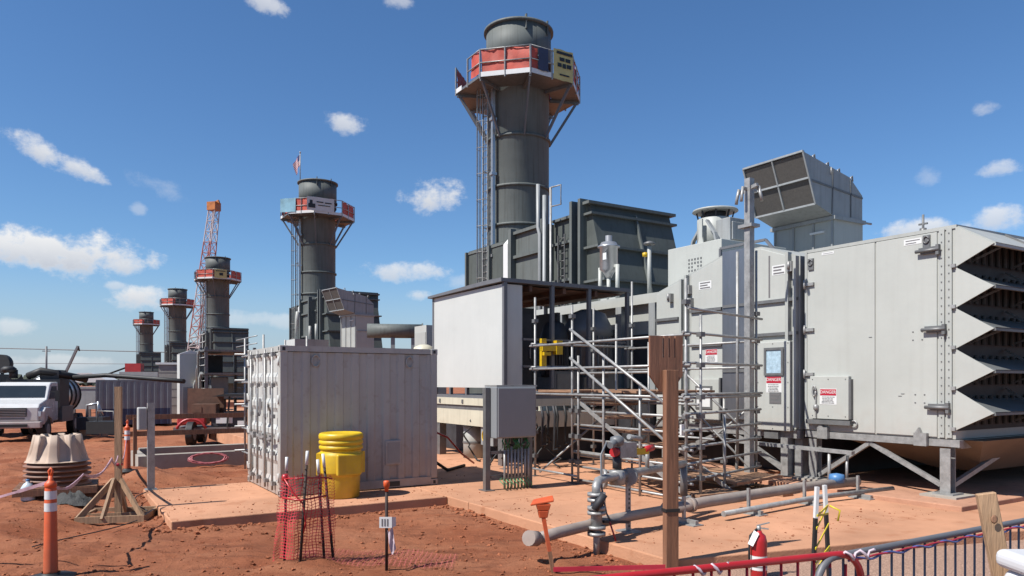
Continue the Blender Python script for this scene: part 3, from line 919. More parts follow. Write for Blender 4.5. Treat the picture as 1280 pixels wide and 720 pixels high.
# base and legs
m = MB(); m.box(19.03, 21.95, FB - .02, FB + .10, 1.03, 1.15); m.box(19.03, 21.95, 5.2, 5.35, 1.0, 1.15); m.box(21.75, 21.9, FB + .12, 5.2, 1.0, 1.15); m.box(19.05, 19.2, FB + .12, 5.2, 1.0, 1.15)
m.build('base_frame', STEEL, t)
for (a, c) in ((19.45, -.02), (21.33, -.02)):
    m = MB(); m.box(a - .1, a + .12, FB - .10, FB - .03, 1.02, 1.24); m.prism([(a - .08, 1.24), (a + .02, 1.24), (a - .02, 1.33)], 'y', FB - .10, FB - .03); m.build('mounting_lug', STEEL, t)
for (a, b) in ((21.72, FB + .06), (19.2, FB + .06), (21.72, 0), (19.2, 0), (21.72, 5), (19.2, 5)):
    m = MB(); m.box(a - .085, a + .085, b - .085, b - .07, .26, 1.0); m.box(a - .085, a + .085, b + .07, b + .085, .26, 1.0); m.box(a - .011, a + .011, b - .07, b + .07, .26, 1.0)
    m.box(a - .17, a + .17, b - .17, b + .17, .235, .26)
    m.build('support_leg', STEEL, t)
    m = MB(); m.box(a - .30, a + .30, b - .32, b + .32, .19, .235); m.build('grout_pad', CONC, t)
for (p, q) in (((20.35, FB + .05, 1.0), (21.62, FB + .05, .38)), ((20.35, FB + .05, 1.0), (19.3, FB + .05, .3)), ((21.75, FB + .15, .38), (21.75, -3.0, 1.0)), ((21.75, -2.8, 1.0), (21.75, -.1, .4)),
               ((19.2, FB + .2, .38), (19.2, -2.9, 1.0))):
    m = MB(); m.beam(p, q, .075, .075); m.build('brace', STEEL, t)
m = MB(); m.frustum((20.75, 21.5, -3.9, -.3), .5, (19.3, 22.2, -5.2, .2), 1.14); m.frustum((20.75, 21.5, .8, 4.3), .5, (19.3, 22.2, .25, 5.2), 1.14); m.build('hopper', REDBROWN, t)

t = pthing('lightning_rod', 'tiny slim lightning rod standing on the filter house roof', 'rod', (20.9, -4.6, 4.7))
m = MB(); m.tube([(20.9, -4.6, 4.7), (20.9, -4.6, 5.15)], .02, 6); m.build('rod', STEELD, t)
m = MB(); m.tube([(20.9, -4.6, 4.78), (20.9, -4.6, 4.9)], .06, 8); m.cbox((20.9, -4.6, 4.98), (.16, .03, .03)); m.build('mount', STEELD, t)
# expansion joint
m = MB(); m.box(18.90, 19.02, -5.2, 5.2, 1.3, 4.5)
for i in range(20): m.box(18.9, 19.02, -5.24, -5.2, 1.35 + i * .16, 1.43 + i * .16)
psolo(m, 'expansion_joint', BLACK, 'narrow black bellows joint between the filter house and the grey turbine enclosure', 'bellows', (18.96, -5.2, 1.0))

# ------------------------------------------------------------------ turbine enclosure
t = pthing('turbine_enclosure', 'pale grey panelled turbine enclosure with a stainless panel and a gauge window', 'enclosure', (16.8, FB, 0))
poly = [(14.8, 1.16), (18.9, 1.16), (18.9, 4.62), (17.95, 4.95), (16.92, 4.93), (14.8, 4.30)]
m = MB(); m.prism(poly, 'y', FB, 5.0); m.build('casing', PAINT2, t)
for (pl_) in ([(14.82, 1.2), (15.62, 1.2), (15.62, 4.50), (14.82, 4.26)], [(15.98, 1.2), (16.94, 1.2), (16.94, 4.88), (15.98, 4.60)], [(17.78, 1.2), (18.62, 1.2), (18.62, 4.66), (17.95, 4.9), (17.78, 4.9)]):
    m = MB(); m.prism(pl_, 'y', FB - .03, FB + .01); o = m.build('side_panel', PAINT, t); bevel(o, .006, 1)
m = MB(); m.box(16.97, 17.72, FB - .10, FB + .01, 1.3, 4.97); o = m.build('stainless_panel', STAIN, t); bevel(o, .01, 1)
m = MB()
for z in (2.35, 3.76): m.box(17.0, 17.70, FB - .125, FB - .10, z - .03, z + .03)
m.build('batten', STEELD, o)
for (a0, a1, z) in ((15.99, 16.93, 3.74), (14.83, 15.60, 3.62), (17.79, 18.88, 3.77), (17.79, 18.88, 3.09), (15.99, 16.93, 2.95)):
    m = MB(); m.box(a0, a1, FB - .09, FB - .03, z - .035, z + .03); m.build('rib', STEELD, t)
for (a, z0, z1) in ((18.66, 1.2, 4.72), (18.84, 1.2, 4.62), (15.70, 1.2, 4.52), (15.86, 1.2, 4.60)):
    m = MB(); m.box(a - .035, a + .035, FB - .11, FB + .01, z0, z1); m.build('flange_post', PAINT2, t)
m = MB(); m.box(18.16, 18.20, FB - .033, FB, 3.85, 4.72); m.build('seam', INKG, t)
label_plate(t, 16.22, 16.60, FB - .03, 4.22, 4.40, 3); label_plate(t, 18.25, 18.58, FB - .03, 4.30, 4.50, 3)
for (a, z) in ((15.35, 4.12), (18.74, 4.42), (15.95, 4.25), (16.0, 3.95)):
    m = MB(); m.box(a - .06, a + .06, FB - .14, FB - .03, z - .1, z + .1); m.tube([(a, FB - .15, z - .06), (a, FB - .15, z + .1)], .03, 8); m.build('latch', STEEL, t)
m = MB(); m.box(17.94, 18.76, FB - .14, FB - .03, 1.12, 2.93); d = m.build('gauge_box', PAINT, t); bevel(d, .012, 2)
m = MB()
for a in (17.98, 18.35, 18.72):
    for z in (1.16, 1.6, 2.1, 2.5, 2.89): m.cbox((a, FB - .143, z), (.018, .01, .018))
m.build('bolt_row', STEELD, d)
m = MB()
for (x0, x1, z0, z1) in ((18.15, 18.62, 2.76, 2.81), (18.15, 18.62, 2.24, 2.29), (18.15, 18.2, 2.29, 2.76), (18.57, 18.62, 2.29, 2.76)): m.box(x0, x1, FB - .17, FB - .14, z0, z1)
w = m.build('gauge_frame', STEELD, d)
m = MB(); m.box(18.2, 18.57, FB - .15, FB - .14, 2.29, 2.76); gw = m.build('gauge_glass', DIMGLASS, d)
danger_sign(d, (18.38, FB - .14, 2.06), .38, .34)
label_plate(d, 18.27, 18.56, FB - .14, 1.66, 1.90, 3, STEELD)
danger_sign(t, (16.60, FB - .03, 2.70), .36, .30)
m = MB(); m.box(16.08, 16.90, FB - .13, FB - .03, 1.25, 2.18); d = m.build('access_door', PAINT, t); bevel(d, .012, 2)
m = MB(); m.box(16.22, 16.72, FB - .15, FB - .13, 1.50, 2.02); m.build('window_frame', STEELD, d)
m = MB(); m.box(16.27, 16.67, FB - .155, FB - .15, 1.55, 1.97); m.build('window_pane', PLATE, d)
m = MB(); m.box(16.905, 16.95, FB - .13, FB - .03, 1.25, 2.2); m.build('hinge', STEELD, d)
m = MB(); m.box(14.8, 18.9, FB - .02, FB + .12, .98, 1.15); m.box(14.8, 18.9, 4.8, 4.95, .98, 1.15); m.build('base_frame', STEEL, t)
m = MB(); m.box(18.1, 18.45, FB - .1, FB - .02, .95, 1.1); m.build('mounting_lug', STEELD, t)
for (a, b) in ((18.55, FB + .06), (18.78, FB + .2), (15.1, FB + .06), (18.7, 4.8), (15.1, 4.8)):
    m = MB(); m.box(a - .09, a + .09, b - .09, b + .09, .22, .98); m.build('support_leg', STEEL, t)
    m = MB(); m.box(a - .18, a + .18, b - .18, b + .18, .19, .22); m.build('base_plate', STEELD, t)
for (p, q) in (((17.2, FB + .05, 1.0), (18.45, FB + .05, .35)), ((16.9, FB + .05, 1.0), (15.2, FB + .05, .35))):
    m = MB(); m.beam(p, q, .1, .1); m.build('brace', STEEL, t)
m = MB(); m.box(14.8, 18.9, -4.7, 4.5, .2, 1.15); m.build('underside_dark_fill', DKIN, t)  # added dark block, keeps the view under the enclosure dark

# upper grey box with the round vent
t = pthing('lube_oil_box', 'pale grey box with a dotted square grille, carrying the round vent', 'equipment box', (13.9, -3.2, 4.0))
m = MB(); m.box(12.9, 14.87, -3.2, -.6, 4.3, 5.86); o = m.build('casing', PAINT, t); bevel(o, .015, 2)
m = MB()
for i in range(5):
    for j in range(5):
        if (i, j) != (2, 2): m.cbox((13.72 + i * .11, -3.205, 5.05 + j * .1), (.05, .01, .05))
m.build('grille', STEELD, t)
m = MB(); m.box(12.95, 14.8, -3.24, -3.2, 4.35, 4.75); m.build('lower_opening', DKIN, t)
t = pthing('roof_vent', 'round cream vent with a flat rain cap and boxy silencer on the grey box', 'vent', (13.55, -2.0, 5.86))
m = MB(); m.lathe([(.50, 5.86), (.50, 6.72), (.44, 6.75), (.3, 6.76)], (13.55, -2.0), 32); m.build('barrel', PAINT2, t)
m = MB(); m.lathe([(.30, 6.76), (.30, 6.93)], (13.55, -2.0), 16)
for k in range(8): m.beam((13.55 + .45 * math.cos(k * .785), -2 + .45 * math.sin(k * .785), 6.7), (13.55 + .52 * math.cos(k * .785), -2 + .52 * math.sin(k * .785), 6.95), .04, .04)
m.build('cap_support', DKIN, t)
m = MB(); m.lathe([(.2, 6.93), (.60, 6.93), (.64, 6.95), (.62, 6.99), (.3, 7.03), (0.01, 7.04)], (13.55, -2.0), 32); m.build('rain_cap', PAINT2, t)
m = MB(); m.box(13.65, 14.40, -2.35, -1.5, 5.87, 6.62); m.box(14.41, 14.45, -2.3, -1.6, 6.0, 6.5); o = m.build('silencer_box', SCOOP, t); bevel(o, .03, 2)
for b in (-2.62,):
    m = MB(); m.prism([(13.45, 5.87), (13.75, 5.87), (13.68, 6.15), (13.68, 6.66), (13.55, 6.66), (13.55, 6.1)], 'y', b - .04, b + .0); m.build('gusset', PAINT, t)
for k, (x, y) in enumerate(((12.8, -2.2), (14.2, -2.6))):
    m = MB(); dx = 13.55 - x; m.beam((x, y, 5.87), (x + dx * .15, y, 6.2), .12, .06); m.beam((x + dx * .15, y, 6.2), (x + dx * .6, y, 6.6), .12, .06); m.build('brace', SCOOP, t)

# ventilation scoop
t = pthing('ventilation_scoop', 'big grey air scoop with a four pane dark opening, high above the turbine enclosure', 'air scoop', (14.75, .9, 4.2))
A0, A1 = 13.74, 15.74
m = MB(); m.box(A0, A1, .30, 1.62, 4.3, 6.66); m.build('plinth', PAINT2, t)
m = MB()
for a in (A0 + .05, A0 + .70, A0 + 1.36, A1 - .05): m.box(a - .025, a + .025, .26, .30, 4.5, 6.62)
m.box(A0 - .08, A1 + .08, .22, 1.66, 6.6, 6.70); m.box(A1, A1 + .04, .35, 1.6, 5.6, 5.64); m.build('batten', SCOOP, t)
prof = [(-1.04, 8.26), (-.50, 6.93), (.28, 6.70), (1.60, 6.70), (1.60, 7.42), (1.02, 7.86)]
m = MB(); m.prism(prof, 'x', A0, A1)
m.f.pop(2); m.mi.pop(2); m.sm.pop(2)      # open mouth
m.build('hood', SCOOP, t)
m = MB(); m.prism([(-1.02, 8.22), (-.49, 6.95), (-.45, 6.95), (-.97, 8.22)], 'x', A0 + .04, A1 - .04); m.build('louvre', MESHD, t)
m = MB()
p0, p1 = Vector((0, -1.05, 8.27)), Vector((0, -.51, 6.93))
for u in (0.0, .5, 1.0):
    p = p0.lerp(p1, u); m.beam((A0, p.y, p.z), (A1, p.y, p.z), .05, .05)
for a in (A0, (A0 + A1) / 2, A1): m.beam((a, p0.y, p0.z), (a, p1.y, p1.z), .045, .05)
m.build('louvre_frame', SCOOP, t)
m = MB()
m.beam((A1 + .01, -.75, 7.55), (A1 + .01, 1.6, 7.35), .02, .05); m.beam((A1 + .01, .2, 6.75), (A1 + .01, .25, 7.95), .04, .02); m.beam((A1 + .01, 1.05, 6.75), (A1 + .01, 1.05, 7.8), .04, .02)
m.build('seam', STEELD, t)
m = MB()
for b in (-.5, .1, .6, 1.2):
    m.tube([(A1 - .1, b, 8.2 - (b + 1) * .2), (A1 - .1, b, 8.35 - (b + 1) * .2), (A1 - .1, b + .08, 8.4 - (b + 1) * .2), (A1 - .1, b + .1, 8.25 - (b + 1) * .2)], .022, 6)
m.tube([(A1 + .05, .1, 8.0), (A1 + .05, .1, 7.8)], .02, 6); m.tube([(A1, 1.6, 6.66), (A1 + .02, 2.0, 6.66)], .03, 6)
m.build('lifting_lug', STEEL, t)
m = MB(); m.box(15.0, 15.45, .25, .30, 6.28, 6.34); m.build('label', PLATE, t)

# small upper stair rail by the scoop
m = MB()
for (p, q) in (((15.2, -3.6, 4.9), (15.2, -3.6, 5.5)), ((15.2, -3.6, 5.5), (16.6, -3.6, 5.5)), ((16.6, -3.6, 5.5), (17.1, -3.6, 4.95)), ((16.0, -3.6, 4.95), (16.0, -3.6, 5.5))): m.beam(p, q, .06, .06)
psolo(m, 'roof_guard_rail', FRAME, 'short grey guard rail on the enclosure roof next to the round vent', 'guard rail', (15.2, -3.6, 4.9))

# generator housing behind the white enclosure
t = pthing('generator_housing', 'pale grey generator housing with roof beams, half hidden behind the roofed white enclosure', 'generator', (11.5, -4.5, 0))
m = MB(); m.box(8.0, 14.75, -4.4, 4.4, .9, 4.2); m.build('casing', PAINT2, t)
m = MB(); m.box(7.9, 14.75, -4.6, 4.6, 4.2, 4.46); m.build('roof_beam', PAINT, t)
for a in (8.2, 9.6, 11.0, 12.4, 13.75):
    m = MB(); m.box(a - .12, a + .12, -4.6, -4.41, .95, 4.2); m.build('column', SCOOP, t)
m = MB(); m.box(11.3, 12.2, -4.44, -4.4, 1.2, 3.6); m.box(12.6, 13.5, -4.44, -4.4, 1.2, 3.4); m.build('recess', DKIN, t)
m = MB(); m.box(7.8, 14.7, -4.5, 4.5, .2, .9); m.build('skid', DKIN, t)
t = pthing('oil_mist_canister', 'shiny silver canister on a white pipe frame standing above the enclosure roof', 'canister', (11.2, -4.0, 4.46))
m = MB(); m.lathe([(.08, 5.2), (.16, 5.35), (.27, 5.45), (.27, 6.08), (.33, 6.1), (.33, 6.14), (.27, 6.16), (.22, 6.25), (.1, 6.28), (.1, 6.45), (.01, 6.46)], (11.25, -4.0), 24); m.build('vessel', SILVER, t)
m = MB()
for a in (10.85, 11.65): m.tube([(a, -4, 4.46), (a, -4, 5.55)], .06, 8)
m.beam((10.85, -4, 5.52), (11.65, -4, 5.52), .06, .08); m.beam((10.85, -4, 4.56), (11.65, -4, 4.56), .06, .08); m.tube([(11.25, -4, 4.5), (11.25, -4, 5.2)], .06, 8); m.build('frame', PAINT, t)
m = MB(); m.box(11.32, 11.48, -4.28, -4.272, 5.7, 5.9); m.build('label', PLATE, t)
t = pthing('beacon_post', 'thin pipe post with a small yellow beacon and a mushroom cap', 'beacon', (12.35, -3.4, 4.46))
m = MB(); m.tube([(12.35, -3.4, 4.46), (12.35, -3.4, 6.05)], .06, 10); m.build('post', PAINT2, t)
m = MB(); m.lathe([(.1, 6.05), (.17, 6.08), (.16, 6.13), (.05, 6.17)], (12.35, -3.4), 14); m.build('cap', STEELD, t)
m = MB(); m.lathe([(.02, 5.72), (.08, 5.74), (.08, 5.84), (.02, 5.86)], (12.26, -3.48), 12); m.build('beacon', YELP, t)
# tall pipes in front of the silencer
t = pthing('vent_pipe', 'pair of tall pale vent pipes rising in front of the dark silencer', 'vent pipe', (6.0, -2.9, .1))
for (a, h) in ((5.55, 9.0), (5.85, 8.1)):
    m = MB(); pts = [(a, -2.6, .1), (a, -2.6, 7.6), (a - .12, -2.6, 7.9), (a - .12, -2.6, h + .5)] if a < 5.7 else [(a, -2.6, .1), (a, -2.6, h + .9)]
    m.tube(pts, .075, 8); m.build('pipe', SCOOP, t)
m = MB(); m.tube([(6.25, -2.6, .1), (6.25, -2.6, 9.2)], .05, 6); m.tube([(6.25, -2.6, 9.2), (6.75, -2.5, 9.2), (6.75, -2.5, 8.5), (6.25, -2.6, 8.5)], .03, 6); m.build('guard_frame', STEEL, t)
# mast
t = pthing('lamp_mast', 'tall square steel mast with lamp clamps at its head in front of the stainless panel', 'mast', (18.9, -6.85, .12))
m = MB(); m.box(18.80, 18.93, -6.92, -6.79, .12, 5.95); m.tube([(18.62, -6.9, .6), (18.62, -6.9, 4.6)], .028, 8); o = m.build('mast', STEEL, t)
m = MB(); m.box(18.7, 19.02, -6.98, -6.74, 5.02, 5.08); m.beam((18.65, -6.85, 5.72), (19.05, -6.85, 5.80), .06, .06); m.beam((18.85, -7.0, 5.75), (18.85, -6.65, 5.75), .05, .05)
for (dx, dy) in ((-.18, -.06), (.0, -.16), (.18, .06)): m.tube([(18.85 + dx, -6.85 + dy, 5.78), (18.85 + dx * 1.2, -6.85 + dy * 1.2, 5.62), (18.85 + dx * 1.3, -6.85 + dy * 1.3, 5.5)], .03, 8)
m.build('lamp_clamp', STEEL, t)

# ------------------------------------------------------------------ roofed white enclosure
t = pthing('auxiliary_enclosure', 'white walled open sided enclosure with a thin dark roof, raised on a cream skid', 'enclosure', (11.5, -9, 0))
E0, E1, B0, B1 = 9.66, 13.42, -9.0, -5.15
m = MB(); m.box(E0, E1 - .02, B0, B0 + .06, 1.97, 4.43); o = m.build('side_wall', WHITE, t)
m = MB(); m.box(E1 - .06, E1, B0 + .065, -8.45, 1.97, 4.43); m.build('end_wall', WHITE, t)
m = MB(); m.prism([(E0 - .12, 4.44), (E1 - .7, 4.47), (E1 + .1, 4.47), (E1 + .1, 4.56), (E1 - .7, 4.57), (E0 - .12, 4.50)], 'y', B0 - .1, B1 + .1); m.build('roof', FRAME, t)
m = MB()
for b in (-8.2, -7.2, -6.2): m.box(E0, E1, b - .04, b + .04, 4.30, 4.435)
m.box(E0 + .1, E1 - .2, B0 + .1, B1, 4.42, 4.437); m.build('ceiling_joist', RUST, t)
for b in (B0 + .03, -7.61, -6.47, -5.2):
    m = MB(); m.box(E1 + .0, E1 + .09, b - .045, b + .045, 1.95, 4.46); m.build('post', FRAME, t)
for b in (B0 + .03, -5.2):
    m = MB(); m.box(E0, E0 + .09, b - .045, b + .045, 1.95, 4.43); m.build('post', FRAME, t)
m = MB(); m.box(E1 + .01, E1 + .07, -8.45, -5.2, 3.11, 3.16); m.box(E1 + .01, E1 + .07, -8.45, -5.2, 2.46, 2.51); m.build('rail', FRAME, t)
m = MB(); m.box(E0, E1, B0, B1, 1.70, 1.78)
for i in range(5): m.box(E0 + .1 + i * .9, E0 + .18 + i * .9, B0, B0 + .08, 1.78, 1.97)
m.build('floor_frame', FRAME, t)
for (z0, z1, d) in ((1.52, 1.70, .04), (1.0, 1.40, .0)):
    m = MB(); m.box(E0 - .3, E1 + .0, B0 - d, B0 + .1, z0, z1); m.box(E0 - .3, E1, B1 - .1, B1, z0, z1); m.box(E1 - .12, E1, B0 + .1, B1 - .1, z0, z1); m.build('skid_beam', CREAM, t)
m = MB(); m.box(E0 - .3, E1 - .02, B0 + .0, B0 + .1, 1.40, 1.52); m.build('skid_web', STEELD, t)
m = MB()
for a in (10.2, 11.5, 12.9): m.box(a - .04, a + .04, B0 - .06, B0 - .04, 1.56, 1.66)
m.box(12.95, 13.05, B0 - .03, B0, 1.15, 1.3); m.build('lifting_eye', STEELD, t)
for (a, b) in ((E1 - .15, B0 + .12), (E0 + .3, B0 + .12), (E1 - .15, B1 - .15), (E0 + .3, B1 - .15)):
    m = MB(); m.box(a - .1, a + .1, b - .1, b + .1, .12, 1.0); m.build('support_leg', STEELD, t)
m = MB(); m.box(E0 + .2, E1 - .6, -7.0, -6.9, 1.78, 3.9); m.build('partition', DKIN, t)
m = MB(); m.box(E0 - 4.5, E1 - .35, -7.9, -5.3, .13, 1.0); m.build('under_skid_dark_fill', DKIN, t)  # dark block added so the space below the skid stays dark
m = MB(); m.box(13.45, 14.75, -5.6, -4.75, .15, 1.7); m.build('side_dark_fill', DKIN, t)  # added dark block, darkens the open gap behind the scaffold
# machinery inside
for k, (a, b, r_, h, lab) in enumerate(((12.75, -5.95, .62, 2.25, 'large domed grey vertical motor at the right end inside the roofed enclosure'), (12.9, -7.15, .34, 1.9, 'slim dark vertical pump in the middle of the roofed enclosure'))):
    t = pthing('pump_motor', lab, 'motor', (a, b, 1.78), 'pump motors in the roofed enclosure')
    m = MB(); m.lathe([(r_, 1.78 + .45), (r_, 1.78 + h * .68), (r_ * 1.08, 1.78 + h * .7), (r_ * 1.05, 1.78 + h * .78), (r_ * .75, 1.78 + h * .95), (r_ * .3, 1.78 + h), (.01, 1.78 + h)], (a, b), 32); m.build('body', MOTOR if k == 0 else DKIN, t)
    m = MB()
    for i in range(26):
        x = i * 2 * PI / 26; m.beam((a + r_ * math.cos(x), b + r_ * math.sin(x), 2.3), (a + r_ * math.cos(x), b + r_ * math.sin(x), 1.8 + h * .66), .025, .06)
    m.build('cooling_fin', MOTOR if k == 0 else DKIN, t)
    m = MB(); m.box(a - r_ * .9, a + r_ * .9, b - r_ * .9, b + r_ * .9, 1.78, 2.23); m.build('base', STEELD, t)
t = pthing('control_panel', 'black control cabinet behind the white end wall inside the enclosure', 'cabinet', (12.7, -8.2, 1.78))
m = MB(); m.box(12.3, 12.9, -8.5, -7.75, 1.78, 3.95); m.build('cabinet', BLACK, t)
m = MB(); m.box(12.9, 12.92, -8.42, -7.85, 2.0, 3.8); m.build('door', DKIN, t)
m = MB(); m.box(12.92, 12.95, -7.92, -7.89, 2.7, 2.95); m.build('handle', STEEL, t)
for (b0, b1, lab) in ((-7.4, -6.7, 'left of two low grey metal boxes on the enclosure floor'), (-6.35, -5.35, 'right of two low grey metal boxes on the enclosure floor')):
    t = pthing('junction_box', lab, 'box', (13.2, (b0 + b1) / 2, 1.78), 'low boxes on the enclosure floor')
    m = MB(); m.box(13.05, 13.3, b0, b1, 1.79, 2.38); m.build('casing', MOTOR, t)
    m = MB(); m.box(13.3, 13.325, b0 + .05, b1 - .05, 1.85, 2.32); m.build('cover', STEELD, t)
t = pthing('hoist_trolley', 'bright yellow hoist bracket hanging in the opening of the roofed enclosure', 'hoist', (13.6, -8.0, 2.4))
m = MB(); m.box(13.52, 13.62, -8.02, -7.88, 2.45, 3.16); m.build('arm', YELP, t)
m = MB(); m.box(13.5, 13.66, -8.02, -7.45, 2.86, 3.04); m.build('beam', YELP, t)
m = MB(); m.box(13.48, 13.68, -7.62, -7.44, 2.78, 3.12); m.box(13.62, 13.7, -8.0, -7.8, 2.75, 2.83); m.build('clamp', YELP, t)
# things below the skid
t = pthing('cable_reel_box', 'grey box with a yellow hose coil under the cream skid', 'box', (13.1, -8.3, .3))
m = MB(); m.box(12.3, 12.9, -8.95, -8.45, .55, 1.0); m.build('casing', SCOOP, t)
m = MB()
for k in range(3): m.tube([(12.6 + (.10 + .02 * k) * math.cos(i * .4), -8.97 - .02 * k, .78 + (.13 + .01 * k) * math.sin(i * .4)) for i in range(17)], .016, 6)
m.build('hose_coil', YELP, t)
t = pthing('vertical_tank', 'pale grey upright tank under the cream skid beside the container', 'tank', (11.2, -8.6, .12))
m = MB(); m.lathe([(.3, .12), (.3, .95), (.2, .99)], (11.25, -8.55), 20); m.build('shell', PAINT2, t)
m = MB(); m.lathe([(.31, .5), (.315, .52), (.31, .56)], (11.25, -8.55), 20, cap=False); m.build('band', STEELD, t)
rr = random.Random(8)
for k in range(9):
    a, b = rr.uniform(11.5, 14.6), rr.uniform(-9.0, -8.2); pts = [(a, b, 1.25 - .3 * rr.random())]
    for i in range(9): pts.append((pts[-1][0] + rr.uniform(-.15, .25), pts[-1][1] + rr.uniform(-.22, .18), max(.15, 1.1 - .13 * i + rr.uniform(-.06, .05))))
    m = MB(); m.tube(pts, .022, 6)
    psolo(m, 'black_cable', BLACK, 'loose black cable drooping under the cream skid to the ground', 'cable', pts[0], 'black cables under the skid')
for k in range(12):
    b = -8.9 + .16 * k + rr.uniform(-.05, .05); a = 14.0 + rr.uniform(-.2, .3); l_ = rr.uniform(.5, 1.1)
    m = MB(); m.tube([(a, b, 1.55), (a + .04, b + .03, 1.3), (a - .02, b + .02, 1.5 - l_), (a + .06, b + .1, 1.52 - l_)], rr.choice((.02, .03, .035)), 6)
    psolo(m, 'hanging_hose', BLACK if k % 3 else DKIN, 'dark hose hanging from the edge of the scaffold landing', 'hose', (a, b, 1.5), 'dark hoses below the landing')
m = MB(); m.tube([(13.5, -11.55, 1.15), (13.75, -11.5, 1.2), (13.95, -11.35, .9), (13.9, -11.1, .45), (13.7, -10.6, .16), (13.0, -9.8, .15)], .035, 8)
psolo(m, 'supply_hose', BLACK, 'thick black hose leaving the right side of the container', 'hose', (13.5, -11.55, 1.0))
m = MB(); m.tube([(13.4, -11.66, 1.35), (13.6, -11.3, 1.2), (13.9, -10.7, .9), (13.6, -10.2, .5), (13.1, -9.6, .2)], .022, 8)
psolo(m, 'red_cable', REDP, 'dark red cable hanging beside the black hose at the container corner', 'cable', (13.4, -11.6, 1.2))

# electrical cabinet on its rack
t = pthing('electrical_cabinet', 'smooth grey electrical cabinet on a steel rack in front of the cream skid', 'cabinet', (16.6, -10.9, .12))
m = MB(); m.box(16.42, 16.86, -11.22, -10.36, 1.08, 2.02); o = m.build('cabinet', CABG, t); bevel(o, .015, 2)
m = MB(); m.box(16.865, 16.89, -11.20, -10.38, 1.10, 2.0); o = m.build('door', CABG, t); bevel(o, .01, 2)
m = MB(); m.box(16.4, 16.84, -11.2, -10.32, 2.022, 2.05); m.build('top_flashing', STEEL, t)
for b in (-11.28, -10.36):
    m = MB(); m.box(16.56, 16.66, b - .05, b + .05, .12, 2.0 if b < -11 else 1.08); m.box(16.48, 16.74, b - .1, b + .1, .12, .135); m.build('post', STEELD, t)
m = MB(); m.box(16.58, 16.64, -11.2, -10.4, .78, .83); m.box(16.58, 16.64, -11.2, -10.4, .34, .39); m.build('rail', STEELD, t)
for k in range(8):
    b = -10.95 + k * .075; m = MB(); m.tube([(16.70, b, .14), (16.70, b, .85 + .03 * (k % 3))], .022, 8); m.build('conduit', STEEL, t)
for k in range(9):
    b = -11.0 + k * .075; m = MB()
    m.tube([(16.72 + .05, b + rr.uniform(-.03, .03), .135), (16.86, b - .05, .2 + .05 * rr.random()), (16.74, b - .08, .30), (16.68, b, .34)], .010, 5); m.build('ground_wire', GREENW, t)
rr = random.Random(4)
for k in range(10):
    b = -10.95 + k * .055; m = MB()
    m.tube([(16.7, b, .86), (16.74, b + rr.uniform(-.06, .06), .95), (16.72, b + rr.uniform(-.08, .08), 1.02), (16.65, b + .02, 1.09)], .013, 5); m.build('cable', GREEN, t)

# ------------------------------------------------------------------ scaffold
t = pthing('scaffold_stair', 'galvanised tube scaffold with a plank landing and stairs in front of the turbine enclosure', 'scaffold', (17.6, -8.2, .12))
SB = -9.35


def tb(name, pts, r=.023, mat=STEEL, par=t):
    m = MB(); m.tube(pts, r, 8); return m.build(name, mat, par)


def couplers(par, pts):
    m = MB()
    for p in pts: m.cbox(p, (.10, .10, .075))
    m.build('coupler', STEELD, par)


zz = .12
for (a, b, h) in ((15.32, SB, 3.9), (16.63, SB, 3.62), (16.83, SB, 2.62), (19.70, SB, 3.78), (19.78, SB + .25, 3.2), (18.9, -6.7, 4.6), (17.2, -6.8, 2.5), (15.48, -6.8, 4.4), (14.2, -6.9, 3.9), (13.9, SB + .1, 2.0), (18.2, -6.8, 1.9)):
    o = tb('standard', [(a, b, zz), (a, b, h)])
    couplers(o, [(a, b, z) for z in (.55, 1.05, 1.55, 1.86, 2.38, 2.88, 3.4) if z < h])
    m = MB(); m.box(a - .08, a + .08, b - .08, b + .08, .12, .13); m.build('base_plate', STEELD, o)
for z in (1.86, 2.38, 2.87):
    tb('ledger', [(15.2, SB - .05, z), (19.85, SB - .05, z)])
    tb('ledger', [(15.3, -6.85, z), (19.0, -6.85, z)])
    tb('transom', [(19.72, SB - .1, z + .04), (18.95, -6.6, z + .04)])
    tb('transom', [(15.32, SB - .1, z + .04), (15.4, -6.7, z + .04)])
for z in (.2, .46, .73, 1.0, 1.27, 1.54, 1.80):
    tb('ledger', [(16.6, SB + .05, z), (19.8, SB + .05, z)])
    tb('transom', [(19.76, SB - .1, z + .05), (18.92, -6.6, z + .05)])
tb('ledger', [(15.3, SB - .05, .28), (16.85, SB - .05, .28)]); tb('ledger', [(15.3, -8.3, .6), (16.9, -8.3, .6)])
tb('transom', [(19.75, SB, 3.3), (18.95, -6.6, 3.3)])
for (z0, z1) in ((3.14, 1.62), (2.58, 1.0)):
    tb('handrail', [(16.68, SB - .09, z0), (19.55, SB - .09, z1)], .028)
    tb('handrail', [(16.2, -6.9, z0 - .1), (18.9, -6.9, z1 - .5)])
for (p, q) in (((16.9, -6.8, .3), (18.8, -6.8, 1.6)), ((15.4, -6.9, .3), (17.1, -6.9, 1.8)), ((15.35, SB + .1, .2), (15.42, -6.9, 1.8))): tb('diagonal_brace', [p, q])
for i in range(4):
    m = MB(); b0 = SB + .06 + i * .6; m.box(15.25, 16.62, b0, b0 + .56, 1.90, 1.945); m.build('deck_board', PLANK, t)
for i in range(4):
    m = MB(); b0 = SB + .45 + i * .52; m.box(16.66, 18.0, b0, b0 + .5, 1.9, 1.945); m.build('deck_board', PLANK, t)
for i in range(7):
    m = MB(); a0 = 16.95 + .42 * i; z = 1.66 - .235 * i
    m.box(a0, a0 + .26, SB + .1, SB + 1.05, z, z + .04); m.box(a0 + .28, a0 + .42, SB + .12, SB + 1.05, z - .004, z + .036); m.build('stair_tread', PLANK, t)
